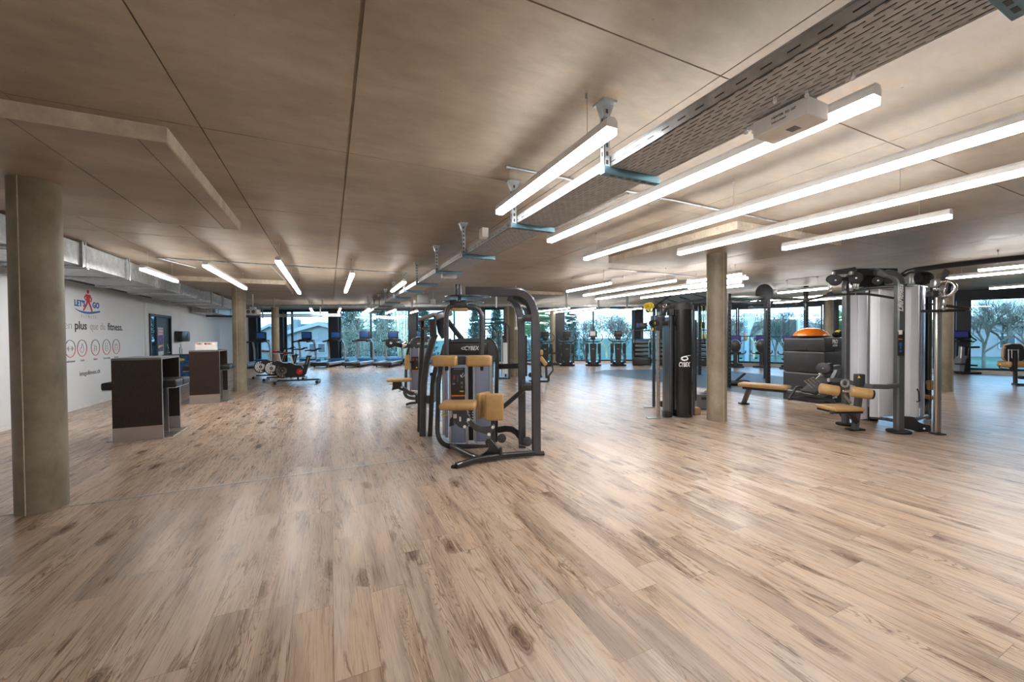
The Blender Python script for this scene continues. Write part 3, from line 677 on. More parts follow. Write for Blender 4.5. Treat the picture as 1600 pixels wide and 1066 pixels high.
# projector-like speaker by the column
p = D(395.5, 487.5, 12.6)
sp_ = thing('wall_speaker', 'white twin speaker box hanging by the far left column', 'speaker', p)
ax = (RT0, CF, ZU)
m = MB(); m.rbox(p, (.36, .22, .17), .02, ax); part(m, 'cabinet', WHITE, sp_)
for s_ in (-1, 1): m = MB(); m.cyl(p+RT0*(.08*s_)-CF*.105, p+RT0*(.08*s_)-CF*.118, .058, 20); part(m, 'speaker_cone', MGREY, sp_)
m = MB(); m.rbox(p+ZU*.12, (.16, .12, .07), .01, ax); m.cyl(p+ZU*.12, (p.x, p.y, CZ), .015, 8); part(m, 'bracket', WHITE, sp_)
#SPLIT
# ================================================================== LEFT WALL GRAPHICS
WX = XW+.002
YD = V((0, 1, 0))
lg = thing('wall_logo', 'blue and red running figure logo painted at the top of the white wall', 'wall logo', (WX, 11.1, 2.1))
text("LET'S", 'lettering', .17, PRINTB, lg, (WX, 10.80, 2.10), YD, ZU, .002, 0, .006)
text('GO', 'lettering', .17, PRINTB, lg, (WX, 11.40, 2.10), YD, ZU, .002, 0, .006)
text('FITNESS', 'small_lettering', .10, PRINTG, lg, (WX, 11.12, 1.85), YD, ZU, .001, 0, -.001, .85, 'CENTER', 2.0)
def wp(y, z): return V((WX, y, z))
m = MB()   # runner figure
m.prism([wp(11.07, 2.33), wp(11.13, 2.33), wp(11.14, 2.37), wp(11.12, 2.405), wp(11.08, 2.405), wp(11.06, 2.37)], (.003, 0, 0))
m.prism([wp(11.02, 2.31), wp(11.18, 2.31), wp(11.16, 2.14), wp(11.04, 2.14)], (.003, 0, 0))
m.prism([wp(11.02, 2.31), wp(10.95, 2.24), wp(11.01, 2.17), wp(11.03, 2.19), wp(10.99, 2.24), wp(11.04, 2.27)], (.0032, 0, 0))
m.prism([wp(11.18, 2.31), wp(11.25, 2.23), wp(11.21, 2.15), wp(11.18, 2.17), wp(11.21, 2.23), wp(11.16, 2.27)], (.0034, 0, 0))
m.prism([wp(11.04, 2.15), wp(11.10, 2.14), wp(11.02, 2.05), wp(10.93, 1.96), wp(10.90, 1.97), wp(10.98, 2.07)], (.0036, 0, 0))
m.prism([wp(11.10, 2.15), wp(11.16, 2.15), wp(11.22, 2.06), wp(11.27, 1.95), wp(11.22, 1.95), wp(11.17, 2.05)], (.0038, 0, 0))
part(m, 'runner_figure', PRINTR, lg, 'red runner silhouette', False)
m = MB(); up_ = [wp(10.62+.94*k/20, 2.0-.05*math.sin(PI*(k/20)**.8)) for k in range(21)]; lo = [wp(10.62+.94*k/20, 1.995-.075*math.sin(PI*(k/20)**.8)-.03*(k/20)) for k in range(21)]
m.prism(up_+lo[::-1], (.002, 0, 0)); part(m, 'swoosh', PRINTB, lg, None, False)
sl = thing('wall_slogan', 'grey and black slogan line in large lettering on the white wall', 'wall lettering', (WX, 11.2, 1.66))
def wt(s, y, z, size, mat, b=0, par=sl, sx=1, al='LEFT'): return text(s, 'lettering', size, mat, par, (WX, y, z), YD, ZU, .001, 0, b, sx, al)
wt('Bien', 10.53, 1.655, .23, PRINTG, -.004, sl, 1.25, 'RIGHT'); wt('plus', 10.60, 1.655, .23, PRINTK, .004, sl, 1.18); wt('que du', 11.14, 1.655, .23, PRINTG, -.004, sl, 1.0); wt('fitness.', 11.87, 1.655, .23, PRINTK, .003, sl, 1.12)
icons = [(9.72, ''), (10.30, 'Renforcement'), (10.86, 'Cardio'), (11.32, 'Balance'), (11.74, 'Cross training'), (12.16, 'Bien-être')]
il = ['', 'dumbbell', 'flame', 'lever', 'kettlebell', 'weight']
for i, (y, s) in enumerate(icons):
    if i == 0: continue
    y = [0, 10.44, 10.84, 11.34, 11.80, 12.24][i]; z = 1.205
    ic = thing('wall_icon', 'round outlined %s icon on the white wall above its caption' % il[i], 'wall icon', (WX, y, z), 'round icons under the slogan')
    m = MB(); m.torus((WX, y, z), (1, 0, 0), .165, .006, 40, 6, PI*.95, PI*2.05); part(m, 'ring', PRINTR, ic, 'red lower half')
    m = MB(); m.torus((WX, y, z), (1, 0, 0), .165, .006, 40, 6, PI*2.05, PI*2.95); part(m, 'ring', pmat('navy_print', (.03, .03, .12)) if 'navy_print' not in MATS else MATS['navy_print'], ic, 'navy upper half')
    m = MB(); r = .004
    def ln(*ps): m.tube([V((WX, y+a, z+b)) for a, b in ps], r, 4)
    if i == 1: ln((-.05, 0), (.05, 0)); ln((-.05, .05), (-.05, -.05)); ln((.05, .05), (.05, -.05)); ln((-.075, .035), (-.075, -.035)); ln((.075, .035), (.075, -.035)); ln((-.1, .015), (-.1, -.015)); ln((.1, .015), (.1, -.015))
    if i == 2: ln((0, .1), (.05, .02), (.055, -.04), (.02, -.09), (-.03, -.09), (-.06, -.04), (-.045, .02), (-.02, .0), (0, .1))
    if i == 3: ln((-.08, .06), (.06, .02)); ln((-.02, .04), (-.06, -.07), (.05, -.07), (.03, .02)); ln((-.02, -.03), (.03, -.03))
    if i == 4: ln((-.05, .09), (.05, .09), (.05, .03), (-.05, .03), (-.05, .09)); ln((-.04, .03), (-.055, -.05), (-.02, -.09), (.03, -.09), (.055, -.05), (.04, .03)); ln((-.02, -.03), (.02, -.03))
    if i == 5: ln((-.06, .03), (-.075, -.08), (.075, -.08), (.06, .03), (-.06, .03)); ln((-.03, .03), (-.03, .07), (.03, .07), (.03, .03)); ln((-.03, -.03), (.03, -.03))
    part(m, 'pictogram', PRINTG, ic)
    text(s, 'caption', .062, PRINTK, ic, (WX, y, z-.245), YD, ZU, .0006, 0, 0, .85)
wa = thing('wall_web_address', 'black web address lettering low on the white wall', 'wall lettering', (WX, 11.1, .68))
text('letsgofitness.ch', 'lettering', .125, PRINTK, wa, (WX, 11.12, .69), YD, ZU, .001, 0, 0, 1.02)
# poster on door
pz0, pz1 = .86, 1.70
ps = thing('door_poster', 'purple and pink poster with yellow band on the dark door', 'poster', (XW-.018, 14.85, 1.3))
m = MB(); m.bx(XW-.02, XW-.016, 14.74, 15.20, pz0, pz1); part(m, 'sheet', WHITE, ps)
m = MB(); m.bx(XW-.0165, XW-.015, 14.77, 15.18, 1.0, 1.68); part(m, 'picture', pmat('poster_purple', (.10, .05, .22), .4, 0, .9, 9), ps)
m = MB(); m.prism([(XW-.015, 14.77, 1.45), (XW-.015, 15.18, 1.50), (XW-.015, 15.18, 1.68), (XW-.015, 14.77, 1.68)], (.001, 0, 0)); part(m, 'pink_band', pmat('poster_pink', (.62, .2, .3), .4, 0, .2, 9), ps)
m = MB(); m.prism([(XW-.014, 14.79, 1.1), (XW-.014, 15.13, 1.15), (XW-.014, 15.13, 1.2), (XW-.014, 14.79, 1.17)], (.001, 0, 0)); part(m, 'yellow_band', YELLOW, ps)
text('LE MONDE', 'lettering', .075, PRINTW, ps, (XW-.013, 14.97, 1.60), YD, ZU, .0005, .1, .002, .9); text('EN FORME', 'lettering', .065, PRINTW, ps, (XW-.013, 14.97, 1.51), YD, ZU, .0005, .1, .002, .9)
# towel dispenser
tdp = thing('towel_dispenser', 'black glossy paper towel dispenser beside the dark door', 'dispenser', (XW+.1, 16.45, 1.45))
m = MB(); m.rbox((XW+.11, 16.42, 1.44), (.22, .72, .34), .03); part(m, 'housing', BLACK, tdp)
m = MB(); m.rbox((XW+.225, 16.62, 1.44), (.012, .26, .24), .005); part(m, 'window', MGREY, tdp)

# ================================================================== BAR TABLES AND STOOLS
def table_proto():
    t = thing('bar_table', 'x', 'bar table', (0, 0, 0)); W2, L, H = .26, .74, 1.10
    m = MB(); m.bx(-W2, W2, 0, .035, .18, H); a = part(m, 'side_panel', WENGE, t)
    m = MB(); m.bx(-W2, W2, L-.035, L, .18, H); b = part(m, 'side_panel', WENGE, t)
    for y0, pr in ((-.003, a), (L-.038, b)): m = MB(); m.bx(-W2-.001, W2+.001, y0, y0+.041, 0, .19); part(m, 'kick_plate', BRASSY, pr)
    for y0, pr in ((0, a), (L-.035, b)): m = MB(); m.bx(W2, W2+.004, y0, y0+.035, 0, H); part(m, 'edge_strip', TOPG, pr)
    m = MB(); m.bx(-.012, .012, .035, L-.035, .72, H-.02); part(m, 'centre_panel', WENGE, t)
    m = MB(); m.bx(-W2, W2, .0, L, H, H+.028); part(m, 'table_top', TOPG, t)
    return t
tb = table_proto(); place(tb, (-2.38, 7.0, 0), 0, 'dark wood bar table nearest the camera with two stools on its right')
tb2 = copy_tree(tb); place(tb2, (-2.40, 10.28, 0), 0, 'dark wood bar table farther back carrying the white snack box')
def stool_proto():
    t = thing('bar_stool', 'x', 'bar stool', (0, 0, 0))
    m = MB(); m.rbox((0, 0, .75), (.35, .30, .10), .022); part(m, 'seat', SEATB, t)
    m = MB(); m.bx(-.165, .165, -.14, .14, .688, .70); part(m, 'seat_plate', STEEL, t)
    m = MB(); m.bx(-.10, -.085, -.065, .065, .012, .69); m.bx(-.085, -.035, -.065, -.055, .012, .69); part(m, 'post', STEEL, t)
    m = MB(); m.bx(-.16, .13, -.14, .14, 0, .012); part(m, 'base_plate', STEEL, t)
    return t
st = stool_proto()
SL = [(-2.15, 7.21, 0, 'black padded bar stool at the right side of the near bar table, closer one'), (-2.15, 7.53, 0, 'black padded bar stool at the right side of the near bar table, behind the first'),
      (-2.60, 7.21, PI, 'black padded bar stool on the wall side of the near bar table'),
      (-2.15, 10.50, 0, 'black padded bar stool at the far bar table, closer of its two right stools'), (-2.15, 10.82, 0, 'black padded bar stool at the far bar table, beside the column'),
      (-2.62, 10.50, PI, 'black padded bar stool on the wall side of the far bar table')]
for i, (x, y, r, l) in enumerate(SL):
    o = st if i == 0 else copy_tree(st); place(o, (x, y, 0), r, l, 'bar stools around the two dark tables')
sb = thing('snack_box', 'white display box of striped snack bars on the far bar table', 'box', (-2.42, 10.4, 1.128))
m = MB(); m.bx(-2.56, -2.22, 10.31, 10.322, 1.128, 1.25); m.bx(-2.56, -2.22, 10.52, 10.532, 1.128, 1.30); m.bx(-2.56, -2.55, 10.31, 10.532, 1.128, 1.28); m.bx(-2.23, -2.22, 10.31, 10.532, 1.128, 1.28); m.bx(-2.56, -2.22, 10.31, 10.53, 1.128, 1.134); part(m, 'tray', WHITE, sb)
cols_ = [pmat('snack_pink', (.8, .25, .2)), pmat('snack_green', (.1, .25, .15)), pmat('snack_orange', (.85, .4, .15)), PRINTW, PRINTK]
for k in range(9):
    m = MB(); x = -2.525+k*.033; m.rbox((x, 10.42, 1.255), (.026, .16, .05), .006, (V((1, 0, .5)).normalized(), V((0, 1, 0)), V((-.5, 0, 1)).normalized()))
    one(m, 'snack_bar', cols_[k % 5], 'small %s wrapped snack bar in the white box, %s from the left' % (['pink', 'green', 'orange', 'white', 'black'][k % 5], ['first', 'second', 'third', 'fourth', 'fifth', 'sixth', 'seventh', 'eighth', 'ninth'][k]), 'snack bar', (x, 10.42, 1.255), 'snack bars in the white box')
# blue patterned chest with bottles
cst = thing('storage_chest', 'blue patterned drinks cabinet between the two bar tables', 'cabinet', (-4.1, 15.1, 0))
m = MB(); m.rbox((-4.12, 15.2, .43), (.7, .55, .86), .02); part(m, 'body', BLUEP, cst)
m = MB(); m.rbox((-4.12, 15.2, .875), (.74, .6, .03), .008); part(m, 'lid', DGREY, cst)
m = MB(); m.ball((-4.05, 14.92, .74), .09, (1, .1, .45)); part(m, 'yellow_motif', YELLOW, cst)
for x, bl in ((-4.42, 'clear bottle on the blue cabinet, the one nearer the door'), (-4.1, 'clear bottle on the blue cabinet, the one nearer the far bar table')): m = MB(); m.lathe((x, 15.1, .89), (0, 0, 1), [(0, .035), (.2, .035), (.25, .014), (.32, .014)], 14); one(m, 'glass_bottle', BOTTLE, bl, 'bottle', (x, 15.1, .89), 'bottles on the blue cabinet')

# ================================================================== FLY MACHINE (front centre)
def seatpad(name, c, size, r, ax, par, lab=None):
    m = MB(); m.rbox(c, size, r, ax, 4); return part(m, name, LEATHER, par, lab)
def P(px, py, d): return D(px, py, d)
def fpt(px, py, z=0): return AT(px, py, z)
AXC = (CR, CF, ZU)
def poly(pts, d, th): return [D(a, b, d) for a, b in pts]
fm = thing('fly_machine', 'black pin-loaded fly machine with tan pads, in front at the centre', 'exercise machine', AT(760, 705))
m = MB(); a = AT(838, 710, .0)
R1 = V((a.x, a.y, 0)); d1_ = 4.52
top = D(838, 500, d1_)
m.bar([R1+ZU*.02, V((R1.x, R1.y, 1.50))]+arc(V((R1.x, R1.y, 1.50)), V((R1.x, R1.y, 1.915)), D(800, 456, 4.5), 10)+[D(727, 455.5, 4.42)], .105, .085, CF)
part(m, 'main_frame', GRAPH, fm)
m = MB(); m.rbox(R1+ZU*.012+CR*.01, (.17, .12, .022), .008, AXC); part(m, 'foot', RUBBER, fm)
R2 = AT(816, 702); m = MB()
m.bar([R2+ZU*.02, V((R2.x, R2.y, 1.45))]+arc(V((R2.x, R2.y, 1.45)), V((R2.x, R2.y, 1.82)), D(795, 466, 4.85), 8), .09, .07, CF); part(m, 'rear_post', GRAPH, fm)
m = MB(); m.prism([D(*q, 4.70) for q in [(800, 462), (806, 461), (818, 468), (826, 480), (829, 496), (822, 498), (818, 485), (812, 476), (803, 470)]], CF*.012); part(m, 'gusset_plate', BLACK, fm, None, False)
for y in (497.5, 603): m = MB(); m.rbox(D(823, y, 4.65), (.11, .32, .075), .008, AXC); part(m, 'bracket', BLACK, fm)
m = MB(); m.bar([D(826, 602, 4.6), D(782, 640, 4.75)], .05, .05); part(m, 'brace', GRAPH, fm)
m = MB(); m.bar([D(776, 573, 5.15), D(813, 572, 4.8)], .05, .065, ZU); part(m, 'cross_tube', BLACK, fm)
# base
m = MB(); m.bar([AT(834, 708, .05), AT(785, 712, .05), AT(752, 717, .05)]+arc(AT(752, 717, .05), AT(735, 720, .05), AT(713, 728, .03), 5), .06, .055, ZU); part(m, 'base_beam', BLACK, fm)
m = MB(); m.rbox(AT(711.5, 729, .012), (.09, .06, .024), .01, AXC); part(m, 'foot', RUBBER, fm)
m = MB(); m.bar([AT(706, 697, .05), AT(738, 713, .05), AT(752, 717, .05)], .055, .05, ZU); part(m, 'base_strut', BLACK, fm)
m = MB(); m.prism([D(*q, 4.42) for q in [(760, 687), (765, 686), (768, 689), (775, 697), (780, 703), (783, 714), (753, 719), (744, 717), (750, 713), (758, 708), (763, 702), (764, 697), (758, 692)]], CF*.05); part(m, 'hook_plate', BLACK, fm, None, False)
m = MB(); m.cyl(D(761, 692, 4.40), D(762, 699, 4.40), .018, 12); part(m, 'bumper', DGREY, fm)
m = MB(); m.cyl(D(782, 700, 4.38), D(783, 711, 4.38), .018, 12); part(m, 'bumper', DGREY, fm)
m = MB(); m.bar([D(770.5, 650, 4.6), D(770.5, 697, 4.55)], .05, .05, CF); part(m, 'seat_column', BLACK, fm)
for pth, nm in (([(707, 643), (728, 641), (730, 647), (734, 652), (728, 659), (733, 664), (726, 670), (718, 668), (711, 662), (707, 654)], 'seat_bracket'),):
    m = MB(); m.prism([D(*q, 4.22) for q in pth], CF*.06); part(m, nm, GRAPH, fm, None, False)
m = MB(); m.prism([D(*q, 4.25) for q in [(703, 655), (708, 650), (709, 665), (702, 667)]], CF*.09); part(m, 'cover', BLACK, fm, None, False)
sa = [(729, 654), (734, 654), (742, 663), (752, 668), (763, 668), (771, 664), (773, 668), (770, 674), (765, 680), (755, 678), (742, 673), (734, 665)]
m = MB(); m.prism([D(*q, 4.2) for q in sa], CF*.05); o = part(m, 'swing_link', GRAPH, fm, None, False)
for q in [(732, 656), (726, 667), (770, 668), (764, 679)]: m = MB(); m.cyl(D(*q, 4.21), D(*q, 4.17), .017, 16); part(m, 'bolt', ALU, o)
m = MB(); m.bx(0, 0, 0, 0, 0, 0); m = MB(); m.box(D(711, 650.5, 4.21), (.036, .006, .045), AXC); part(m, 'label_plate', PRINTW, fm)
m = MB(); m.box(D(719, 655, 4.21), (.02, .006, .05), AXC); part(m, 'white_decal', PRINTW, fm)
m = MB(); m.cyl(D(703, 648.5, 4.2), D(695, 648.5, 4.2), .006, 8); m.cyl(D(695, 649, 4.2), D(689.5, 649, 4.2), .012, 10, .008); part(m, 'adjustment_pin', YELLOW, fm, 'yellow pin')
m = MB()
sz = rf(AT(716, 632, .62)); 
m.rbox(CW((716-800)/FPX*4.2+0, 4.2, EYE-(637.5-526)/FPX*4.2+.02), (.385, .30, .075), .034, AXC, 4); part(m, 'seat', LEATHER, fm)
m = MB(); m.rbox(D(772.5, 636, 4.15), (.195, .07, .285), .022, AXC, 4); part(m, 'chest_pad', LEATHER, fm)
tilt = (CR*math.cos(1.0)+CF*math.sin(1.0), CF*math.cos(1.0)-CR*math.sin(1.0), ZU)
m = MB(); m.rbox(D(755.5, 633, 4.40), (.2, .055, .285), .022, tilt, 4); part(m, 'back_pad', LEATHER, fm)
m = MB(); m.rbox(D(763, 636, 4.30), (.05, .12, .26), .01, AXC); part(m, 'pad_mount', BLACK, fm)
# tower
dT = 5.08
def tw(px, py, dd=0): return D(px, py, dT+dd)
m = MB(); m.bar(arc(tw(760, 530), tw(776, 530), tw(777, 560), 6)+[tw(776, 600), tw(774.5, 690)], .05, .07, CF); part(m, 'right_upright', BLACK, fm)
m = MB(); m.bar([tw(705, 531.5, -.02), tw(695, 540, -.06), tw(690, 560, -.1), tw(685, 600, -.14), tw(683.5, 670, -.16)]+arc(tw(683.5, 670, -.16), tw(683.5, 696, -.2), tw(704, 697.5, -.22), 7)+[tw(760, 699, -.15), tw(772, 694, 0)], .055, .06, CF); part(m, 'tower_frame', BLACK, fm)
hd_ = [(700, 536), (706, 531), (716, 529), (755, 529), (766, 532), (773, 540), (775, 552), (776, 560), (764, 560), (762, 555), (700, 555), (697, 562), (692, 562), (694, 545)]
m = MB(); m.prism([tw(a_, b_, -.05) for a_, b_ in hd_], CF*.14); part(m, 'head_cover', GRAPH, fm, None, False)
m = MB(); m.rbox(tw(731.5, 544, -.07), (.50, .03, .15), .04, AXC, 4); bn = part(m, 'name_panel', BLACK, fm)
text('CYBEX', 'brand_lettering', .072, PRINTW, bn, tw(736.5, 544.5, -.09), CR, ZU, .001, .2, .0022, .82)
def swoosh(par, c, s, X=CR, Z=ZU, nrm=-CF):
    m = MB(); N = 40
    for k in range(N):
        q = []
        for t in (k, k+1):
            th = 2*PI*t/N; q.append(((.66*math.cos(th), .42*math.sin(th)), (.05+.40*math.cos(th), .03+.20*math.sin(th))))
        m.prism([c+X*(u*s)+Z*(v*s) for u, v in (q[0][0], q[1][0], q[1][1], q[0][1])], nrm*.002)
    m.prism([c+X*(u*s)+Z*(v*s) for u, v in [(-.15, .40), (.25, .50), (1.0, .56), (.98, .50), (.6, .44), (.3, .34)]], nrm*.0022)
    return part(m, 'brand_mark', PRINTW, par, None, False)
swoosh(bn, tw(724, 544.5, -.088), .042)
for x0, x1, y0, y1, mt_, nm in [(690.5, 694.5, 562, 680, ALU, 'silver_rail'), (700.5, 704.5, 556, 694, ALU, 'silver_rail'), (727, 731, 556, 695, ALU, 'silver_rail'), (740, 742.5, 556, 690, ALU, 'silver_rail'), (765.5, 769.5, 556, 690, ALU, 'silver_rail')]:
    m = MB(); c0, c1 = tw((x0+x1)/2, y0, -.06), tw((x0+x1)/2, y1, -.06); m.bar([V((c0.x, c0.y, c0.z)), V((c0.x, c0.y, c1.z))], (x1-x0)*dT/FPX, .04, CF); part(m, nm, mt_, fm)
for x0, x1, y0, y1, mt_, nm in [(695, 700, 560, 684, FROST, 'shroud_panel'), (704.5, 727, 555, 692, FROST, 'shroud_panel'), (742.5, 765.5, 555, 690, FROST, 'shroud_panel')]:
    m = MB(); m.rbox(tw((x0+x1)/2, (y0+y1)/2, -.03), ((x1-x0)*dT/FPX, .05, (y1-y0)*dT/FPX), .02, AXC); part(m, nm, mt_, fm)
m = MB(); m.box(tw(735.5, 622, .12), (.07, .1, 1.1), AXC); part(m, 'inner_recess', BLACK, fm)
wk = MB()
m = MB()
for k in range(7): m.rbox(tw(735.5, 640+k*4.2, .02), (.075, .14, .03), .003, AXC); wk.box(tw(733, 640+k*4.2, -.055), (.012, .004, .008), AXC); wk.box(tw(738.5, 640+k*4.2, -.055), (.012, .004, .008), AXC)
o = part(m, 'weight_stack', BLACK, fm); part(wk, 'weight_mark', PRINTW, o)
m = MB(); m.cyl(tw(735, 556, 0), tw(735, 638, 0), .004, 6); part(m, 'cable', RUBBER, fm)
m = MB(); m.rbox(tw(716, 596, -.075), (.178, .02, .345), .012, AXC); pc_ = part(m, 'instruction_placard', BLACK, fm)
def pl(px, py, w_, h_, mat, nm='placard_print'): m = MB(); m.box(tw(px, py, -.087), (w_, .003, h_), AXC); part(m, nm, mat, pc_)
pl(709.5, 590, .016, .05, PRINTR); pl(715, 592, .006, .09, MGREY); pl(721.5, 598.5, .028, .032, MGREY); pl(721.5, 605, .018, .03, MGREY); pl(721.5, 611.5, .05, .014, YELLOW); pl(709, 600, .03, .02, PRINTG); pl(716, 618.5, .17, .016, ORANGE); pl(716, 577, .12, .008, PRINTG)
m = MB(); m.tube([tw(720, 589, -.088), tw(724, 583, -.088), tw(726, 587, -.088), tw(722, 590, -.088), tw(719, 586, -.088)], .004, 5); part(m, 'placard_print', PRINTW, pc_)
m = MB(); m.rbox(tw(716, 623.5, -.07), (.17, .03, .07), .006, AXC); part(m, 'lower_placard', BLACK, fm)
# head pulleys and hanging handles
dH = 4.5
for (px, py, r, t_) in [(727, 464.5, .235, .02), (748, 464, .14, .018), (717, 472.2, .185, .018), (741, 473, .11, .016)]:
    m = MB(); c = D(px, py, dH); m.lathe(c-ZU*t_/2, ZU, [(0, r*.8), (t_*.2, r), (t_*.8, r), (t_, r*.8)], 36); part(m, 'cam_plate', BLACK, fm)
m = MB(); m.rbox(D(717.5, 475.5, 4.42), (.19, .14, .085), .01, AXC); part(m, 'pivot_block', BLACK, fm)
m = MB(); m.rcyl(D(713.5, 444, 4.45), D(713.5, 462, 4.45), .018); m.rcyl(D(719, 444, 4.45), D(719, 462, 4.45), .014); m.cyl(D(718, 450, 4.42), D(718, 486, 4.42), .02, 14); part(m, 'pivot_shaft', GRAPH, fm)
m = MB(); m.rbox(D(718.5, 484, 4.36), (.18, .06, .036), .014, AXC); part(m, 'head_pad', LEATHER, fm)
for s_, xs_, xe in ((-1, 709, 697.5), (1, 730, 752.5)):
    dh = 4.36; m = MB(); p0 = D(xs_, 479 if s_ < 0 else 478, dh); c_ = D(xe, 479, dh); p1 = D(xe, 497, dh)
    m.tube([p0]+arc(D(xs_+s_*(-2 if 0 else 3), 479, dh), c_, p1, 8)+[D(xe, 553, dh), D(xe+.4, 571, dh)], .027, 12); hh = part(m, 'handle_arm', GRAPH, fm)
    m = MB(); m.rcyl(D(xe+.4, 556, dh), D(xe+.4, 579.5, dh), .018); part(m, 'hand_grip', RUBBER, hh)
    cx_ = 695 if s_ < 0 else 748
    m = MB(); m.rbox(D(cx_, 564, 4.22), (.275, .115, .118), .03, AXC, 4); part(m, 'roller_pad', LEATHER, fm)
m = MB(); m.rbox(D(721.5, 563.5, 4.26), (.11, .05, .09), .01, AXC); part(m, 'pad_bracket', DGREY, fm)
# lower right pulleys and curved tube
m = MB(); m.rcyl(D(784, 685, 4.85), D(784, 685, 4.78), .055, .01, 24); m.rcyl(D(824, 690, 4.6), D(824, 690, 4.54), .055, .01, 24); part(m, 'pulley', DGREY, fm)
m = MB(); m.tube([D(778, 672, 5.0), D(790, 670, 4.98), D(800, 671, 4.95), D(808, 676, 4.9), D(814, 684, 4.85)], .04, 12); part(m, 'curved_tube', BLACK, fm)
m = MB(); m.tube([D(784, 690, 4.82), D(824, 698, 4.6)], .003, 6); part(m, 'cable', STEEL, fm)
# ================================================================== PRESS MACHINE (dark frame left of the fly machine)
pm = thing('press_machine', 'black overhead press machine frame just left of the fly machine', 'exercise machine', AT(662, 684))
def ground(px, py, z=.01): return AT(px, py, z)
g1 = AT(668, 684); g2 = AT(657, 682)
m = MB(); d_ = 5.5
m.bar([D(660.5, 682, d_), D(662, 600, d_), D(666.5, 565, d_-.05), D(676, 532, d_-.1), D(680, 522, d_-.1)], .085, .07, CF); part(m, 'front_leg', GRAPH, pm)
m = MB(); m.bar([D(677, 525, 5.35), D(675.5, 499, 5.3)], .09, .085, CF); part(m, 'elbow_tube', GRAPH, pm)
m = MB(); m.bar([D(672, 683, 5.5), D(674, 640, 5.5), D(676, 600, 5.5), D(684, 560, 5.5)], .06, .06, CF); part(m, 'front_leg', BLACK, pm)
m = MB(); m.bar([D(655.5, 683, 5.75), D(656.5, 600, 5.75), D(658.5, 560, 5.75), D(660.5, 525, 5.75)], .06, .06, CF); part(m, 'rear_leg', BLACK, pm)
m = MB(); m.bar([D(660.5, 527, 5.7), D(660.5, 502, 5.7)], .06, .07, CF); part(m, 'rear_tube', pmat('brown_black_metal', (.05, .04, .035), .35, .4), pm)
m = MB(); m.bar([D(656, 500.5, 5.7), D(672, 494, 5.5), D(681, 491, 5.4)], .07, .05, ZU); part(m, 'top_arm', BLACK, pm)
m = MB(); m.bar([D(679, 496, 5.45), D(690, 492, 5.5), D(702, 489, 5.7)], .10, .10, ZU); part(m, 'top_arm', GRAPH, pm)
m = MB(); m.prism([D(*q, 5.5) for q in [(680, 498), (692, 490), (697, 496), (693, 510), (699, 524), (690, 530), (684, 520)]], CF*.08); part(m, 'pivot_housing', BLACK, pm, None, False)
m = MB(); m.bar([D(700, 502, 5.6), D(712, 518, 5.7), D(722, 530, 5.8)], .07, .07, CF); part(m, 'rear_brace', GRAPH, pm)
m = MB(); m.rbox(D(670, 683.5, 5.48), (.13, .12, .02), .006, AXC); part(m, 'foot', RUBBER, pm)
m = MB(); m.rbox(D(657, 683, 5.72), (.11, .12, .02), .006, AXC); part(m, 'foot', RUBBER, pm)
m = MB(); m.bar([D(657, 682, 5.72), D(680, 688, 5.45)], .05, .04, ZU); part(m, 'base_tube', BLACK, pm)
m = MB(); m.bar([D(660, 504, 5.68), D(661, 513, 5.65), D(672, 517, 5.45)], .035, .035); part(m, 'link', BLACK, pm)
m = MB(); m.rbox(D(672, 623.5, 5.55), (.15, .1, .1), .02, AXC); part(m, 'foot_rest', MGREY, pm)
m = MB(); m.tube(arc(D(672, 585, 5.75), D(683, 583, 5.75), D(684, 605, 5.75), 8)+[D(684, 618, 5.75)], .022, 8); part(m, 'guard_tube', BLACK, pm)
m = MB(); m.rbox(D(678, 605, 5.9), (.1, .05, .42), .02, AXC); part(m, 'shroud_panel', FROST, pm)
m = MB(); m.bar([D(673, 618, 5.6), D(673.5, 684, 5.52)], .02, .02); part(m, 'slotted_rail', ALU, pm)

# ================================================================== ROW-TYPE MACHINE farther left
rm = thing('row_machine', 'black machine with tan seat and counterweight disc behind the press machine', 'exercise machine', AT(645, 632))
d_ = 8.05
m = MB(); m.bar([D(634, 619, 8.0), D(634.5, 580, 8.0), D(636, 558, 8.05)]+arc(D(636, 558, 8.05), D(640, 530, 8.1), D(652, 528.5, 8.1), 8)+[D(672, 528, 8.1)], .05, .06, CF); part(m, 'tower_frame', GRAPH, rm)
m = MB(); m.prism([D(*q, 8.05) for q in [(638, 540), (643, 532), (652, 530.5), (668, 530.5), (668, 542), (638, 543)]], CF*.12); bn = part(m, 'head_cover', GRAPH, rm, None, False)
text('CYBEX', 'brand_lettering', .07, PRINTW, bn, D(662, 537.2, 8.03), CR, ZU, .001, .2, .001, .82)
swoosh(bn, D(653.5, 537.2, 8.03), .035)
for a, b, c_ in [(640.5, 643, ALU), (653.5, 655.5, ALU)]:
    m = MB(); m.bar([D((a+b)/2, 544, 8.05), D((a+b)/2, 612, 8.05)], .03, .04, CF); part(m, 'silver_rail', c_, rm)
m = MB(); m.rbox(D(649, 577, 8.1), (.16, .05, .86), .01, AXC); part(m, 'shroud_panel', FROST, rm)
m = MB(); m.rbox(D(662, 577, 8.1), (.14, .05, .86), .01, AXC); part(m, 'shroud_panel', FROST, rm)
m = MB(); m.rbox(D(648.5, 568, 8.02), (.13, .02, .27), .008, AXC); o = part(m, 'instruction_placard', BLACK, rm)
m = MB(); m.box(D(646, 562, 8.0), (.03, .004, .05), AXC); part(m, 'placard_print', PRINTR, o)
m = MB(); m.box(D(651, 562, 8.0), (.03, .004, .04), AXC); part(m, 'placard_print', MGREY, o)
m = MB(); m.box(D(651, 574.5, 8.0), (.03, .004, .03), AXC); part(m, 'placard_print', YELLOW, o)
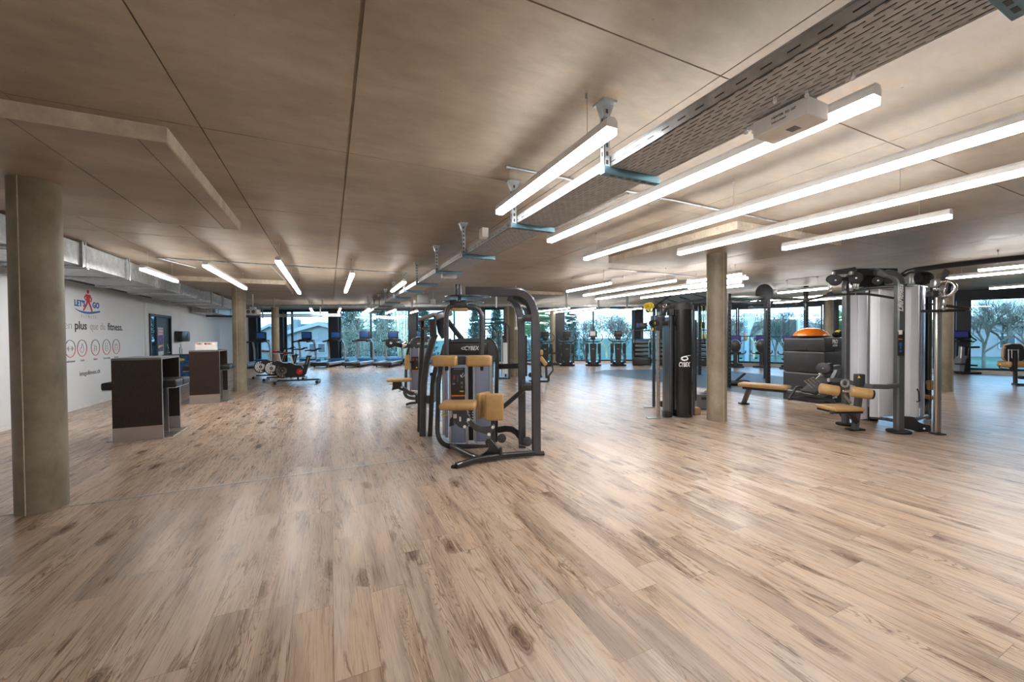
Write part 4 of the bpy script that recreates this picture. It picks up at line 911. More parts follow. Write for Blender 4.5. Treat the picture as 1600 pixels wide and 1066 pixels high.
m = MB(); m.box(D(648.5, 579, 8.0), (.12, .004, .02), AXC); part(m, 'placard_print', pmat('brown_orange_print', (.5, .2, .08)), o)
m = MB(); m.rbox(D(636.5, 566, 7.8), (.07, .2, .29), .03, AXC, 4); part(m, 'chest_pad', LEATHER, rm)
m = MB(); m.bar([D(640, 566, 7.85), D(646, 566, 8.05)], .04, .04); part(m, 'pad_mount', BLACK, rm)
m = MB(); m.rbox(D(624, 593.8, 7.75), (.44, .28, .06), .028, AXC, 4); part(m, 'seat', LEATHER, rm)
m = MB(); m.prism([D(*q, 7.72) for q in [(613.5, 597), (626, 597), (627, 603), (632, 607), (629, 611), (622, 608), (612, 610), (613.5, 604)]], CF*.08); part(m, 'seat_bracket', BLACK, rm, None, False)
m = MB(); m.prism([D(*q, 7.72) for q in [(625, 605), (632, 606), (640, 612), (650, 613), (651, 618), (641, 618), (631, 613)]], CF*.06); part(m, 'swing_link', GRAPH, rm, None, False)
for q in [(628, 605), (625, 611), (649, 613), (647, 619)]: m = MB(); m.cyl(D(*q, 7.74), D(*q, 7.68), .022, 12); part(m, 'bolt', ALU, rm)
m = MB(); m.tube([D(613, 600.5, 7.72), D(608, 600.5, 7.72)], .008, 6); part(m, 'adjustment_pin', YELLOW, rm)
m = MB(); m.tube(arc(D(632, 612, 7.9), D(633, 624, 7.9), D(650, 622.5, 7.8), 8), .035, 8); part(m, 'curved_tube', GRAPH, rm)
m = MB(); m.bar([D(651, 615, 7.8), D(651, 629.5, 7.8)], .05, .05); part(m, 'seat_column', BLACK, rm)
m = MB(); m.bar([D(651, 629, 7.85), D(641, 630, 7.85), D(635.5, 632, 7.88)], .06, .045, ZU); part(m, 'base_foot', BLACK, rm)
m = MB(); m.bar([D(651, 629, 7.85), D(672, 629, 8.1)], .06, .045, ZU); part(m, 'base_tube', BLACK, rm)
m = MB(); m.bar([D(610, 536, 7.7), D(620, 538.5, 7.75), D(630, 541, 7.9), D(637, 540, 8.0)], .06, .09, ZU); ar = part(m, 'counterweight_arm', DGREY, rm)
m = MB(); m.rcyl(D(610.5, 536, 7.66), D(610.5, 536, 7.74), .098, .012, 28); o = part(m, 'counterweight_disc', DGREY, rm)
m = MB(); m.cyl(D(610.7, 536, 7.62), D(610.7, 536, 7.67), .026, 16); part(m, 'cap', CHROME, rm)
m = MB(); m.ball(D(631.5, 539, 7.8), .05); m.cyl(D(628, 545, 7.8), D(635, 533, 7.8), .02); part(m, 'pivot_hub', CHROME, rm)

# ================================================================== FAR CABLE STATION (behind the fly machine)
fc = thing('pulldown_machine', 'far pulldown station with grey frame behind the fly machine, right of its posts', 'exercise machine', AT(775, 592))
d_ = 12.6
m = MB(); m.bar([D(795.5, 591, d_), D(795.5, 515, d_)]+arc(D(795.5, 515, d_), D(795, 505.5, d_), D(786, 505.3, d_), 6)+[D(757, 505.3, d_)], .05, .05, CF); part(m, 'main_frame', GRAPH, fc)
m = MB(); m.bar([D(757, 510, d_), D(768, 509, d_), D(777, 519, d_)], .05, .05, CF); part(m, 'boom', BLACK, fc)
for px, y0, y1, mt_ in [(770, 508, 590, BLACK), (779, 518, 590, GRAPH), (784, 520, 588, ALU)]:
    m = MB(); m.bar([D(px, y0, d_), D(px, y1, d_)], .045, .05, CF); part(m, 'upright', mt_, fc)
m = MB(); m.rcyl(D(788, 527, d_), D(788, 527, d_-.04), .07); part(m, 'pulley', BLACK, fc)
m = MB(); m.rbox(D(789.5, 560, d_), (.14, .08, 1.0), .02, AXC); part(m, 'weight_shroud', FROSTW, fc)
m = MB(); m.bar([D(776, 590.5, d_), D(797, 592, d_)], .08, .05, ZU); part(m, 'base_tube', GRAPH, fc)
m = MB(); m.rcyl(D(754, 514.5, d_), D(764, 514.5, d_), .03); part(m, 'roller_pad', LEATHER, fc)
for px in (757, 790): m = MB(); m.bar([D(px, 505.5, d_+.4), D(px, 589, d_+.4)], .05, .05, CF); part(m, 'rear_upright', BLACK, fc)

# ================================================================== TAN BENCH MACHINE right of the fly machine
bm_ = thing('curl_machine', 'black curl bench with tan pads to the right of the fly machine posts', 'exercise machine', AT(860, 597))
d_ = 11.6
m = MB(); m.rbox(D(842.5, 551, d_), (.22, .2, .16), .04, AXC, 4); part(m, 'arm_pad', LEATHER, bm_)
tq = (CR*.6-ZU*.8, CF, ZU*.6+CR*.8)
m = MB(); m.rbox(D(848.5, 564, d_), (.30, .3, .12), .04, tq, 4); part(m, 'seat', LEATHER, bm_)
m = MB(); m.tube(arc(D(842, 570, d_), D(841, 553, d_), D(854, 552, d_), 8)+[D(874, 552, d_)], .03, 8); part(m, 'top_tube', BLACK, bm_)
for a in (861, 874): m = MB(); m.tube([D(a, 552, d_), D(a+2.5, 546, d_)], .018, 8); part(m, 'handle', RUBBER, bm_)
m = MB(); m.bar([D(852, 569, d_), D(874, 569, d_)], .07, .08, ZU); part(m, 'leg_roller_tube', BLACK, bm_)
m = MB(); m.bar([D(853, 568, d_), D(854, 591, d_)], .07, .06, CF); part(m, 'upright', BLACK, bm_)
m = MB(); m.tube([D(863, 571, d_), D(864, 579, d_), D(860, 584, d_), D(855.5, 590, d_)], .028, 8); part(m, 'curved_tube', GRAPH, bm_)
m = MB(); m.rbox(D(843, 578, d_), (.10, .2, .42), .03, AXC); part(m, 'weight_cover', BLACK, bm_)
m = MB(); m.bar([D(820, 568, d_), D(838, 571, d_), D(846, 590, d_)], .06, .06, CF); part(m, 'side_tube', BLACK, bm_)
m = MB(); m.rcyl(D(829, 586, d_), D(829, 586, d_-.12), .07); part(m, 'pulley', RUBBER, bm_)
m = MB(); a_, b_ = D(826, 592, d_+.1), D(857, 592.5, d_); m.bar([V((a_.x, a_.y, .03)), V((b_.x, b_.y, .03))], .08, .05, ZU); m.bar([V((b_.x, b_.y, .03)), V((b_.x, b_.y, .2))], .06, .06); part(m, 'base_tube', BLACK, bm_)
m = MB(); m.bar([D(822, 524, d_+.3), D(822, 588, d_+.3)], .07, .06, CF); part(m, 'rear_upright', BLACK, bm_)

# ================================================================== FREE-STANDING CABLE TOWER
ft = thing('cable_tower', 'tall black dual cable tower left of the middle concrete column', 'exercise machine', AT(1050, 652))
d_ = 6.62
def pst(px, y0, y1, d): # exactly vertical post
    a = D(px, y1, d); b = D(px, y0, d); return [V((a.x, a.y, b.z)), V((a.x, a.y, a.z))]
m = MB(); c0, c1 = D(1067.5, 484, d_), D(1067.5, 651.5, d_)
N = 16; prof = []
for k in range(N+1):
    a = PI*k/N; prof.append((-math.cos(a)*.155, -math.sin(a)*.10))
prof += [(.155, .12), (-.155, .12)]
m.prism([V((c1.x, c1.y, .015))+CR*a+CF*b for a, b in prof], ZU*(c0.z-.015)); sh = part(m, 'shroud', pmat('gloss_black_shroud', (.006, .006, .007), .22, 0, .05, 8, 0, .5), ft)
text('CYBEX', 'brand_lettering', .105, PRINTW, sh, D(1069, 570, d_-.135), CR, ZU, .001, .18, .003, .56)
swoosh(sh, D(1069.5, 560.5, d_-.135), .095)
m = MB(); m.prism([V((c1.x, c1.y, c0.z))+CR*a*1.12+CF*b*1.12 for a, b in prof], ZU*.07); m.prism([V((c1.x, c1.y, c0.z+.07))+CR*a*.98+CF*b*.98 for a, b in prof], ZU*.035); part(m, 'top_cap', DGREY, ft)
for px, r in ((1048, .032), (1052.2, .02), (1084, .02)):
    q = pst(px, 488 if px < 1050 else 484, 652, d_+.05); q[1].z = .015; m = MB(); m.tube(q, r, 12); part(m, 'corner_rail', GRAPH, ft)
q = pst(1043, 496, 645, d_+.25); m = MB(); m.bar(q, .06, .3, CF); part(m, 'side_panel', BLACK, ft)
CHR = [(1028.5, 488, 654.5, 6.53), (1021.5, 500, 635, 7.5)]
for i, (px, y0, y1, dd) in enumerate(CHR):
    q = pst(px, y0, y1, dd); q[1].z = 0; m = MB(); m.bar(q, .052, .055, CF, .3); o = part(m, 'column', STEEL if i == 0 else GRAPH, ft, 'steel column with holes' if i == 0 else None)
    m = MB(); n_ = 22
    for k in range(n_): m.cyl(q[1]+ZU*(.12+k*.07)-CF*.0262, q[1]+ZU*(.12+k*.07)-CF*.0285, .006, 8)
    if i == 0: part(m, 'peg_holes', RUBBER, o)
    m = MB(); m.rbox(q[1]+ZU*.008-CR*.08, (.22, .09, .016), .004, AXC); part(m, 'foot_plate', GALV, ft)
    m = MB(); m.rbox(D(px+2, 498, dd), (.13, .16, .11), .012, AXC); part(m, 'top_bracket', BLACK, ft)
    m = MB(); m.rbox(D(px+.5, 507, dd-.03), (.09, .12, .2), .012, AXC); cg = part(m, 'carriage', DGREY, ft)
    m = MB(); m.rcyl(D(px-3, 505, dd-.1), D(px-3, 505, dd-.06), .055); part(m, 'pulley', RUBBER, ft)
for px, y, dd in ((1042, 646.5, 6.6), (1036.5, 631, 7.3)): m = MB(); m.rbox(D(px, y, dd), (.13, .12, .1), .01, AXC); part(m, 'low_bracket', BLACK, ft)
m = MB(); m.bar([D(1022, 479.5, 7.0), D(1048, 479.5, 6.75)], .08, .09, ZU); part(m, 'top_beam', BLACK, ft)
m = MB(); m.rbox(D(1047.5, 488, d_), (.085, .12, .11), .01, AXC); part(m, 'top_block', DGREY, ft)
m = MB(); m.rbox(D(1037, 505, 6.6), (.13, .1, .09), .01, AXC); part(m, 'cable_block', BLACK, ft)
m = MB(); m.rbox(D(1036, 487, 6.7), (.08, .1, .16), .01, AXC); part(m, 'cable_block', BLACK, ft)
for px in (1035.5, 1037.5): m = MB(); q = pst(px, 512, 645, 6.62); m.tube(q, .0035, 6); part(m, 'cable', STEEL, ft)
m = MB(); m.torus(D(1038.5, 478, 6.6), CF, .028, .009, 16, 6); part(m, 'top_ring', CHROME, ft)
q = pst(1086, 500, 586, 7.2); m = MB(); m.bar(q, .06, .06, CF); part(m, 'rear_arm', GRAPH, ft)
q = pst(1086.5, 586, 611, 7.2); 
m = MB(); m.bar(pst(1086, 584, 626, 7.2), .045, .05, CF); part(m, 'rear_leg', BLACK, ft)
yl = thing('suspension_trainer', 'yellow and black suspension trainer bundled on top of the cable tower', 'exercise strap', D(1014, 480, 6.9))
for k, (px, py, r) in enumerate([(1011, 479, .045), (1015, 478, .05), (1018, 483, .045), (1013, 484, .035)]):
    m = MB(); m.torus(D(px, py, 6.9+.02*k), (CF+CR*(.3-.2*k)+ZU*.2), r, .017, 20, 8); part(m, 'strap_loop', YELLOW if k < 3 else RUBBER, yl)
m = MB(); m.rcyl(D(1020, 486, 6.9), D(1024, 480, 6.95), .02); m.tube([D(1020, 483, 6.9), D(1024, 479, 7.0)], .008); part(m, 'grip', RUBBER, yl)
for k, (px, py) in enumerate([(1023.5, 505), (1020, 514.5)]): m = MB(); m.rbox(D(px, py, 6.45), (.02, .03, .045), .004, AXC); one(m, 'yellow_tag', YELLOW, ['small yellow tag on the pulley carriage of the cable tower, upper one', 'small yellow tag below the carriage of the cable tower, lower one'][k], 'tag', D(px, py, 6.45))
# crates behind tower
c1_ = AT(1098.5, 640); cr_ = thing('storage_crate', 'grey plastic crate on the floor behind the cable tower', 'crate', c1_)
m = MB(); m.rbox(c1_+ZU*.145+CF*.15, (.24, .38, .27), .012, AXC); m.rbox(c1_+ZU*.275+CF*.15, (.27, .42, .03), .008, AXC); part(m, 'bin', GREYCR, cr_)
m = MB(); m.rbox(c1_+ZU*.21-CF*.045, (.1, .01, .05), .004, AXC); part(m, 'handle', DGREY, cr_)
q = AT(1087, 634); m = MB(); m.rbox(q+ZU*.14+CF*.2, (.1, .3, .27), .01, AXC); one(m, 'storage_bin', GREYCR, 'second grey bin squeezed between the tower and the lidded crate', 'crate', q)
q = AT(1086.5, 647); m = MB(); m.rbox(q+ZU*.06, (.11, .16, .11), .004, AXC); one(m, 'cardboard_box', CARD, 'small brown cardboard box at the foot of the cable tower', 'box', q)
m = MB(); m.bar([D(1092, 616, 7.3), D(1102, 614, 7.3), D(1106, 611, 7.3)], .12, .02, ZU); one(m, 'grip_strap', RUBBER, 'black strap lying over the grey crate', 'strap', D(1098, 615, 7.3))

# ================================================================== MULTI GYM (right)
mg = thing('multi_gym', 'large multi-station gym with pale frosted shrouds on the right', 'exercise machine', AT(1400, 670))
g_ = AT(1404, 676); G0 = V((g_.x, g_.y, 0)); dg = 5.45
m = MB(); zt = D(1404, 422, dg).z
m.bar([G0+ZU*.02, V((G0.x, G0.y, zt-.22))]+arc(V((G0.x, G0.y, zt-.22)), V((G0.x, G0.y, zt-.04)), V((G0.x, G0.y, zt-.04))-CR*.2+CF*.05, 8)+[D(1368, 424, 5.75), D(1345, 430, 5.95)], .105, .085, CF)
po = part(m, 'main_post', GRAPHL, mg)
m = MB(); m.rcyl(G0+ZU*.002, G0+ZU*.035, .135, .01, 28); part(m, 'foot', RUBBER, mg)
Zr = -ZU
text('LifeFitness', 'brand_lettering', .088, PRINTW, po, D(1408, 466, 5.39), ZU, -CR, .001, .35, .002, 1.0)
m = MB(); m.rbox(D(1407.5, 537, 5.38), (.088, .012, .33), .004, AXC); pc_ = part(m, 'instruction_placard', BLACK, mg)
for py, w_, h_, mt_ in [(519.5, .05, .06, PRINTW), (530, .05, .012, ORANGE), (538, .035, .035, SCREEN), (543, .02, .045, BLUEM), (549, .03, .03, SCREEN)]:  # the blue icons are print, given the glow of the screens
    m = MB(); m.box(D(1407, py, 5.372), (w_, .003, h_), AXC); part(m, 'placard_print', mt_, pc_)
# second posts
def post(px, y0, y1, d, w_=.09, mt_=GRAPHL, nm='post', foot=True, bend=None):
    q = pst(px, y0, y1, d); q[1].z = .01; m = MB()
    pts = [q[1], q[0]] if not bend else [q[1], q[0]]+bend
    m.bar(pts, w_, .08, CF); o = part(m, nm, mt_, mg)
    if foot: m = MB(); m.rcyl(V((q[1].x, q[1].y, 0)), V((q[1].x, q[1].y, .03)), .12, .01, 24); part(m, 'foot', RUBBER, mg)
    return o
post(1321, 455, 663, 5.95, .085, GRAPHL, 'post', True, arc(D(1321, 455, 5.95), D(1321, 434, 5.95), D(1334, 430, 5.98), 7)+[D(1350, 429, 6.1)])
post(1357, 455, 654, 6.35, .07, BLACK, 'weight_column')
post(1449, 455, 655, 6.3, .07, BLACK, 'post', False)
for (x0, x1, y0, y1, dd, rot, mt_) in [(1325, 1339, 462, 655, 6.05, .3, FROSTW), (1339, 1354, 460, 655, 6.0, -.1, FROSTW), (1362, 1371, 452, 652, 5.85, .7, FROSTW), (1371, 1397, 449, 651, 5.72, -.12, FROSTW),
        (1414.5, 1420, 447, 651, 5.62, .9, FROSTW), (1420, 1434, 446, 652, 5.60, -.1, FROSTW), (1435, 1447, 448, 650, 5.75, -.5, FROST)]:
    a = D((x0+x1)/2, y0, dd); b = D((x0+x1)/2, y1, dd); X_ = CR*math.cos(rot)+CF*math.sin(rot)*-1
    m = MB(); wd = (x1-x0)*dd/FPX/math.cos(rot)*1.02
    m.rbox(V((b.x, b.y, (a.z+b.z)/2)), (wd, .02, a.z-b.z), .009, (X_, ZU.cross(X_), ZU)); part(m, 'frosted_shroud', mt_, mg)
for px, y0, y1, dd, w_ in [(1397.5, 449, 652, 5.68, .02), (1434.5, 446, 652, 5.62, .015), (1354.5, 460, 655, 6.02, .015)]:
    m = MB(); m.bar(pst(px, y0, y1, dd), w_, .02, CF); part(m, 'shroud_edge', ALU, mg)
m = MB(); m.box(D(1357, 555, 6.45), (.08, .2, 1.95), AXC); part(m, 'weight_guide', BLACK, mg)
m = MB(); m.rbox(D(1356, 634, 6.3), (.12, .2, .42), .01, AXC); ws_ = part(m, 'weight_stack', BLACK, mg)
wk = MB()
for k in range(8):
    wk.box(D(1352, 622+k*3, 6.19), (.02, .004, .008), AXC); wk.box(D(1360, 622+k*3, 6.19), (.02, .004, .008), AXC)
part(wk, 'weight_mark', PRINTW, ws_)
# shroud body behind (closes the tower)
m = MB(); m.prism([CW(*rf(D(px, 530, dd)), .25) for px, dd in [(1326, 6.3), (1362, 6.0), (1398, 5.85), (1440, 5.9), (1446, 6.3), (1420, 6.9), (1370, 7.0)]], ZU*1.72); part(m, 'inner_housing', pmat('grey_inner_panel', (.3, .31, .36), .5), mg, None, False)
# rings
def tubeD(name, pts, r, mt_, par=mg, bar=None):
    m = MB(); q = [D(*p) for p in pts]
    if bar: m.bar(q, *bar)
    else: m.tube(q, r, 10)
    return part(m, name, mt_, par)
tubeD('guard_rail', [(1297, 594, 5.75), (1318, 595, 5.7), (1345, 602, 5.5), (1362, 604, 5.42), (1385, 604.5, 5.4), (1403, 602.5, 5.42)], .03, GRAPHL, mg, (.05, .06, ZU))
tubeD('lower_ring', [(1362, 652, 6.0), (1385, 655, 5.7), (1404, 659, 5.55), (1432, 655, 5.7), (1448, 650, 5.9)], .025, GRAPHL)
tubeD('upper_ring', [(1322, 456, 5.9), (1350, 451, 5.75), (1380, 448, 5.6), (1400, 447, 5.5)], .022, BLACK)
tubeD('upper_ring', [(1414, 446, 5.5), (1430, 446, 5.6), (1447, 449, 5.9)], .02, BLACK)
# top pulleys and boom plates
m = MB(); m.prism([D(*q, 5.55) for q in [(1301, 422.5), (1336, 417.5), (1337, 421), (1330, 428), (1306, 429)]], CF*.012); part(m, 'boom_plate', DGREY, mg, None, False)
m = MB(); m.prism([D(*q, 5.7) for q in [(1300, 428), (1312, 433), (1326, 433), (1333, 427), (1336, 432), (1324, 439), (1312, 437)]], CF*.05); part(m, 'boom_plate', BLACK, mg, None, False)
tubeD('boom', [(1302, 425, 5.6), (1336, 418.5, 5.6)], .012, BLACK)
tubeD('boom', [(1336, 424, 5.7), (1370, 427, 5.7), (1398, 434, 5.6)], .02, BLACK, mg, (.05, .08, ZU))
tubeD('boom', [(1335, 434, 5.95), (1345, 448, 5.95)], .02, BLACK, mg, (.05, .05, ZU))
tubeD('boom', [(1341, 424, 5.9), (1400, 424, 5.8)], .02, BLACK, mg, (.06, .08, ZU))
m = MB(); m.prism([D(*q, 5.8) for q in [(1342, 427), (1352, 428), (1358, 448), (1346, 449)]], CF*.06); m.cur = 0; part(m, 'boom_bracket', BLACK, mg, None, False)
m = MB(); m.prism([D(*q, 5.8) for q in [(1356, 427), (1376, 430), (1383, 446), (1360, 448)]], CF*.06); part(m, 'boom_bracket', BLACK, mg, None, False)
for px, py, dd, r in [(1304.5, 438, 5.5, .078), (1337, 434.5, 5.6, .082), (1371, 438.5, 5.6, .062), (1297.5, 436.5, 5.6, .055)]:
    m = MB(); m.rcyl(D(px, py, dd), D(px+1, py, dd-.035), r, .008, 28); o = part(m, 'pulley', RUBBER, mg); m = MB(); m.cyl(D(px+1, py, dd-.034), D(px+1, py, dd-.045), .012, 10); part(m, 'hub_bolt', CHROME, o)
for px in (1301, 1330): m = MB(); m.rbox(D(px, 427, 5.52), (.045, .05, .05), .012, AXC); part(m, 'boom_joint', ALU, mg)
for px, y0, y1 in ((1330, 440, 455), (1340, 438, 452)): m = MB(); m.rcyl(D(px, y0, 5.75), D(px, y1, 5.75), .022); part(m, 'cable_stop', CHROME, mg)
m = MB(); m.ball(D(1388, 437, 5.8), .09, (1, 1, .8)); part(m, 'rear_pulley_cover', GRAPHL, mg)
m = MB(); m.torus(D(1388, 436, 5.6), CF, .085, .018, 20, 8, 0, PI); part(m, 'curved_tube', GRAPHL, mg)
# pulldown bar
pb_ = thing('pulldown_bar', 'long black lat pulldown bar hanging from the multi gym front pulley', 'exercise bar', D(1298, 461, 5.45))
m = MB(); m.tube([D(1244, 475, 5.55), D(1262, 469.5, 5.52), D(1286, 463, 5.48), D(1298, 461, 5.46), D(1335, 459.5, 5.4), D(1354, 459.5, 5.37), D(1372, 462, 5.35), D(1396, 466, 5.32)], .016, 10); part(m, 'bar', BLACK, pb_)
m = MB(); m.prism([D(*q, 5.44) for q in [(1292, 462), (1295, 457.5), (1299, 455.5), (1302, 457.5), (1305, 462)]], CF*.03); part(m, 'bracket', DGREY, pb_)
m = MB()
for k in range(3): m.torus(D(1298.5, 448+k*3.2, 5.45), (CF if k % 2 else CR), .016, .004, 14, 6, 0, 2*PI, (.7, 1))
part(m, 'chain', CHROME, pb_)
for a in (1294, 1335): m = MB(); m.cyl(D(a, 460.7 if a < 1300 else 459.4, 5.47 if a < 1300 else 5.4), D(a+1.5, 460.7 if a < 1300 else 459.4, 5.47 if a < 1300 else 5.4), .018, 12); part(m, 'collar', ALU, pb_)
# pulldown seat
m = MB(); m.rbox(D(1311.5, 637, 5.45), (.40, .36, .055), .022, AXC, 4); part(m, 'seat', LEATHER, mg)
m = MB(); m.rbox(D(1311.5, 641.5, 5.46), (.38, .33, .03), .012, AXC); part(m, 'seat_base', RUBBER, mg)
m = MB(); m.rcyl(D(1297, 645, 5.3), D(1303, 645, 5.3), .022); part(m, 'lever', DGREY, mg)
q = pst(1341, 604, 668, 5.55); sp2 = AT(1336, 672)
m = MB(); m.bar([D(1335.5, 671, 5.58), D(1341, 625, 5.55), D(1343, 602, 5.53)], .085, .06, CF); part(m, 'seat_post', GRAPHL, mg)
m = MB(); m.rbox(V((sp2.x, sp2.y, .012)), (.21, .12, .024), .01, AXC); part(m, 'foot', RUBBER, mg)
tubeD('seat_brace', [(1326, 644, 5.52), (1338, 660, 5.55)], .03, BLACK, mg, (.06, .05, CF))
m = MB(); m.rbox(D(1342.5, 594, 5.5), (.1, .09, .17), .012, AXC); lb = part(m, 'adjuster_housing', DGREY, mg)
m = MB(); m.prism([D(*q, 5.448) for q in [(1340, 591), (1342.5, 587.5), (1345, 591)]], CF*.003); part(m, 'warning_triangle', YELLOW, lb, None, False)
for a, b, ya, yb in ((1280.5, 1311, 606.5, 611.5), (1329, 1362.5, 611.5, 616.5)):
    da = 5.5-(a-1280)*.003; db = 5.5-(b-1280)*.003
    m = MB(); m.rcyl(D(a, ya, da), D(b, yb, db), .071, .018, 28); part(m, 'thigh_roller', LEATHER, mg)
    m = MB(); e = (D(b, yb, db)-D(a, ya, da)).normalized(); m.rcyl(D(b, yb, db), D(b, yb, db)+e*.02, .062, .01); part(m, 'end_cap', RUBBER, mg)
m = MB(); m.rcyl(D(1310, 610.5, 5.41), D(1331, 612, 5.36), .017); m.rcyl(D(1312.5, 610, 5.4), D(1315, 610, 5.4), .03); part(m, 'axle', CHROME, mg)
m = MB(); m.torus(D(1320.5, 599, 5.6), CF, .05, .015, 18, 8); part(m, 'adjuster_wheel', ALU, mg)
tubeD('seat_brace', [(1319, 617, 5.6), (1329, 630, 5.6)], .016, CHROME)
# seated row station
tubeD('row_arm', [(1295, 594, 5.8), (1310, 594, 5.85), (1322, 596, 5.95)], .03, ALU, mg, (.05, .05, ZU))
tubeD('row_arm', [(1310, 571, 6.0), (1307, 582, 6.0), (1302, 592, 6.0)], .03, GRAPHL, mg, (.07, .06, CF))
m = MB(); m.rcyl(D(1287, 575.5, 5.95), D(1286, 575.5, 5.9), .083, .01, 28); o = part(m, 'row_pulley', DGREY, mg); m = MB(); m.cyl(D(1286, 576, 5.9), D(1286, 576, 5.885), .01); part(m, 'hub_bolt', CHROME, o)
m = MB(); m.rbox(D(1297, 573, 5.95), (.07, .06, .11), .015, AXC); part(m, 'pulley_bracket', BLACK, mg)
tubeD('row_arm', [(1290, 577, 5.95), (1311, 573, 6.0)], .03, GRAPHL, mg, (.06, .06, CF))
m = MB(); m.torus(D(1282, 586, 5.9), (CF+CR), .02, .006, 12, 6); m.tube([D(1274, 594, 5.9), D(1281, 587, 5.9), D(1285, 580, 5.93)], .008); part(m, 'snap_hook', CHROME, mg)
rowv = (CR*.62-ZU*.78, CF, CR*.78+ZU*.62)
m = MB(); m.rbox(D(1276, 603, 6.05), (.045, .3, .34), .01, rowv); part(m, 'foot_plate', RUBBER, mg)
for k in range(4):
    m = MB(); m.tube([D(1257+k*4.6, 595.5-k*1.9, 5.9), D(1269+k*4.2, 606-k*2.4, 5.9)], .006, 6); part(m, 'handle_rib', CHROME, mg)
m = MB(); m.tube([D(1256.5, 595, 5.9), D(1270, 590, 5.9)], .006, 6); part(m, 'handle_rib', CHROME, mg)
tubeD('row_frame', [(1233, 622, 6.4), (1240, 612, 6.4), (1244, 605.5, 6.4), (1252, 604.5, 6.4)], .018, BLACK)
tubeD('row_frame', [(1252, 605, 6.4), (1256, 613, 6.35), (1272, 617, 6.2)], .018, BLACK)
tubeD('row_frame', [(1232, 611, 6.6), (1250, 614, 6.4), (1270, 618, 6.2), (1284, 618, 6.1), (1297, 613, 6.0)], .028, GRAPHL, mg, (.07, .05, ZU))
tubeD('row_frame', [(1232, 623, 6.5), (1262, 622, 6.3), (1300, 626, 6.1), (1320, 655, 5.98)], .022, BLACK, mg, (.06, .05, ZU))
for a, b in (((1156.5, 600.2), (1235, 606.8)),):
    A_ = AT(1156, 600, .44); B_ = AT(1234, 606.3, .44); ax_ = (B_-A_); L_ = ax_.length; X_ = ax_.normalized()
    m = MB(); m.rbox((A_+B_)/2, (L_, .28, .075), .035, (X_, ZU.cross(X_), ZU), 4); part(m, 'row_bench', LEATHER, mg)
    m = MB(); m.bar([A_+X_*.06-ZU*.065, B_+X_*.25-ZU*.065], .09, .05, ZU); part(m, 'bench_rail', DGREY, mg)
    q = AT(1162, 631.5); m = MB(); m.bar([A_+X_*.16-ZU*.08, V((q.x, q.y, .02))], .09, .06, CF); part(m, 'bench_leg', DGREY, mg)
    m = MB(); m.rbox(V((q.x, q.y, .012)), (.17, .12, .024), .008, AXC); part(m, 'foot', RUBBER, mg)
# right side: column with carriage, bars
q = AT(1465, 678.5); S0 = V((q.x, q.y, 0)); zt = D(1465, 452, 5.36).z
m = MB(); m.rcyl(S0+ZU*.01-CR*.025, V((S0.x, S0.y, zt))-CR*.025, .026, .002); m.rcyl(S0+ZU*.01+CR*.028, V((S0.x, S0.y, zt))+CR*.028, .014, .002); m.box(S0+ZU*(zt/2), (.05, .03, zt-.04), AXC); part(m, 'chrome_column', STEEL, mg)
m = MB(); m.rbox(S0+ZU*.008, (.12, .12, .016), .004, AXC); part(m, 'foot', RUBBER, mg)
m = MB(); m.rbox(D(1457, 459.5, 5.36), (.10, .09, .085), .015, AXC); part(m, 'carriage', DGREY, mg)
m = MB(); m.rbox(D(1464, 443, 5.36), (.13, .09, .12), .03, AXC, 4); part(m, 'top_cap', ALU, mg)
m = MB(); m.prism([D(*q, 5.3) for q in [(1472, 437), (1475, 427), (1479, 420), (1484, 424), (1483, 430), (1478, 435), (1476, 441)]], CF*.03); part(m, 'swivel_arm', GRAPHL, mg)
m = MB(); m.torus(D(1477, 451, 5.28), CR+CF*.3, .10, .022, 28, 10); m.rcyl(D(1475, 451, 5.29), D(1478.5, 451, 5.26), .085, .008); part(m, 'chrome_pulley', CHROME, mg)
m = MB(); m.torus(D(1474, 451, 5.33), CR+CF*.3, .115, .02, 28, 8); part(m, 'pulley_guard', RUBBER, mg)
m = MB(); m.rcyl(D(1475, 466, 5.3), D(1475, 478, 5.3), .018); m.rcyl(D(1473, 473, 5.32), D(1473, 484, 5.3), .012); part(m, 'snap_hook', CHROME, mg)
m = MB(); m.tube(pst(1453.5, 460, 675, 5.45), .003, 6); part(m, 'cable', RUBBER, mg)
tb_ = thing('cable_bar', 'black straight bar hanging from the chrome pulley at the right of the multi gym', 'exercise bar', D(1474, 485, 5.25))
m = MB(); m.rcyl(D(1440, 486.5, 5.3), D(1508, 484.8, 5.25), .019, .008); part(m, 'bar', RUBBER, tb_)
m = MB(); m.rbox(D(1474, 481.5, 5.27), (.04, .03, .07), .008, AXC); part(m, 'hook', CHROME, tb_)
tc_ = thing('angled_bar', 'chrome tipped angled bar behind the straight bar on the cable column', 'exercise bar', D(1495, 480, 5.4))
m = MB(); m.rcyl(D(1477, 477.5, 5.45), D(1514, 483, 5.35), .018, .006); part(m, 'bar', RUBBER, tc_)
m = MB(); m.rcyl(D(1514, 483, 5.35), D(1518, 483.6, 5.34), .019, .006); part(m, 'tip', CHROME, tc_)
m = MB(); m.tube([D(1448, 475.5, 5.8), D(1462, 475.5, 5.8)], .014); part(m, 'rear_bar', RUBBER, tc_)
tubeD('overhead_bridge', [(1411, 430, 5.5), (1418, 425, 5.45), (1432, 421.5, 5.4), (1478, 415.5, 5.3), (1540, 408.5, 5.2), (1640, 398, 5.0)], .036, BLACK)
m = MB(); m.lathe(D(1430, 435, 5.75), CR, [(0, .03), (.02, .085), (.07, .10), (.14, .10), (.19, .08), (.21, .03)], 26); part(m, 'weight_cover', RUBBER, mg)
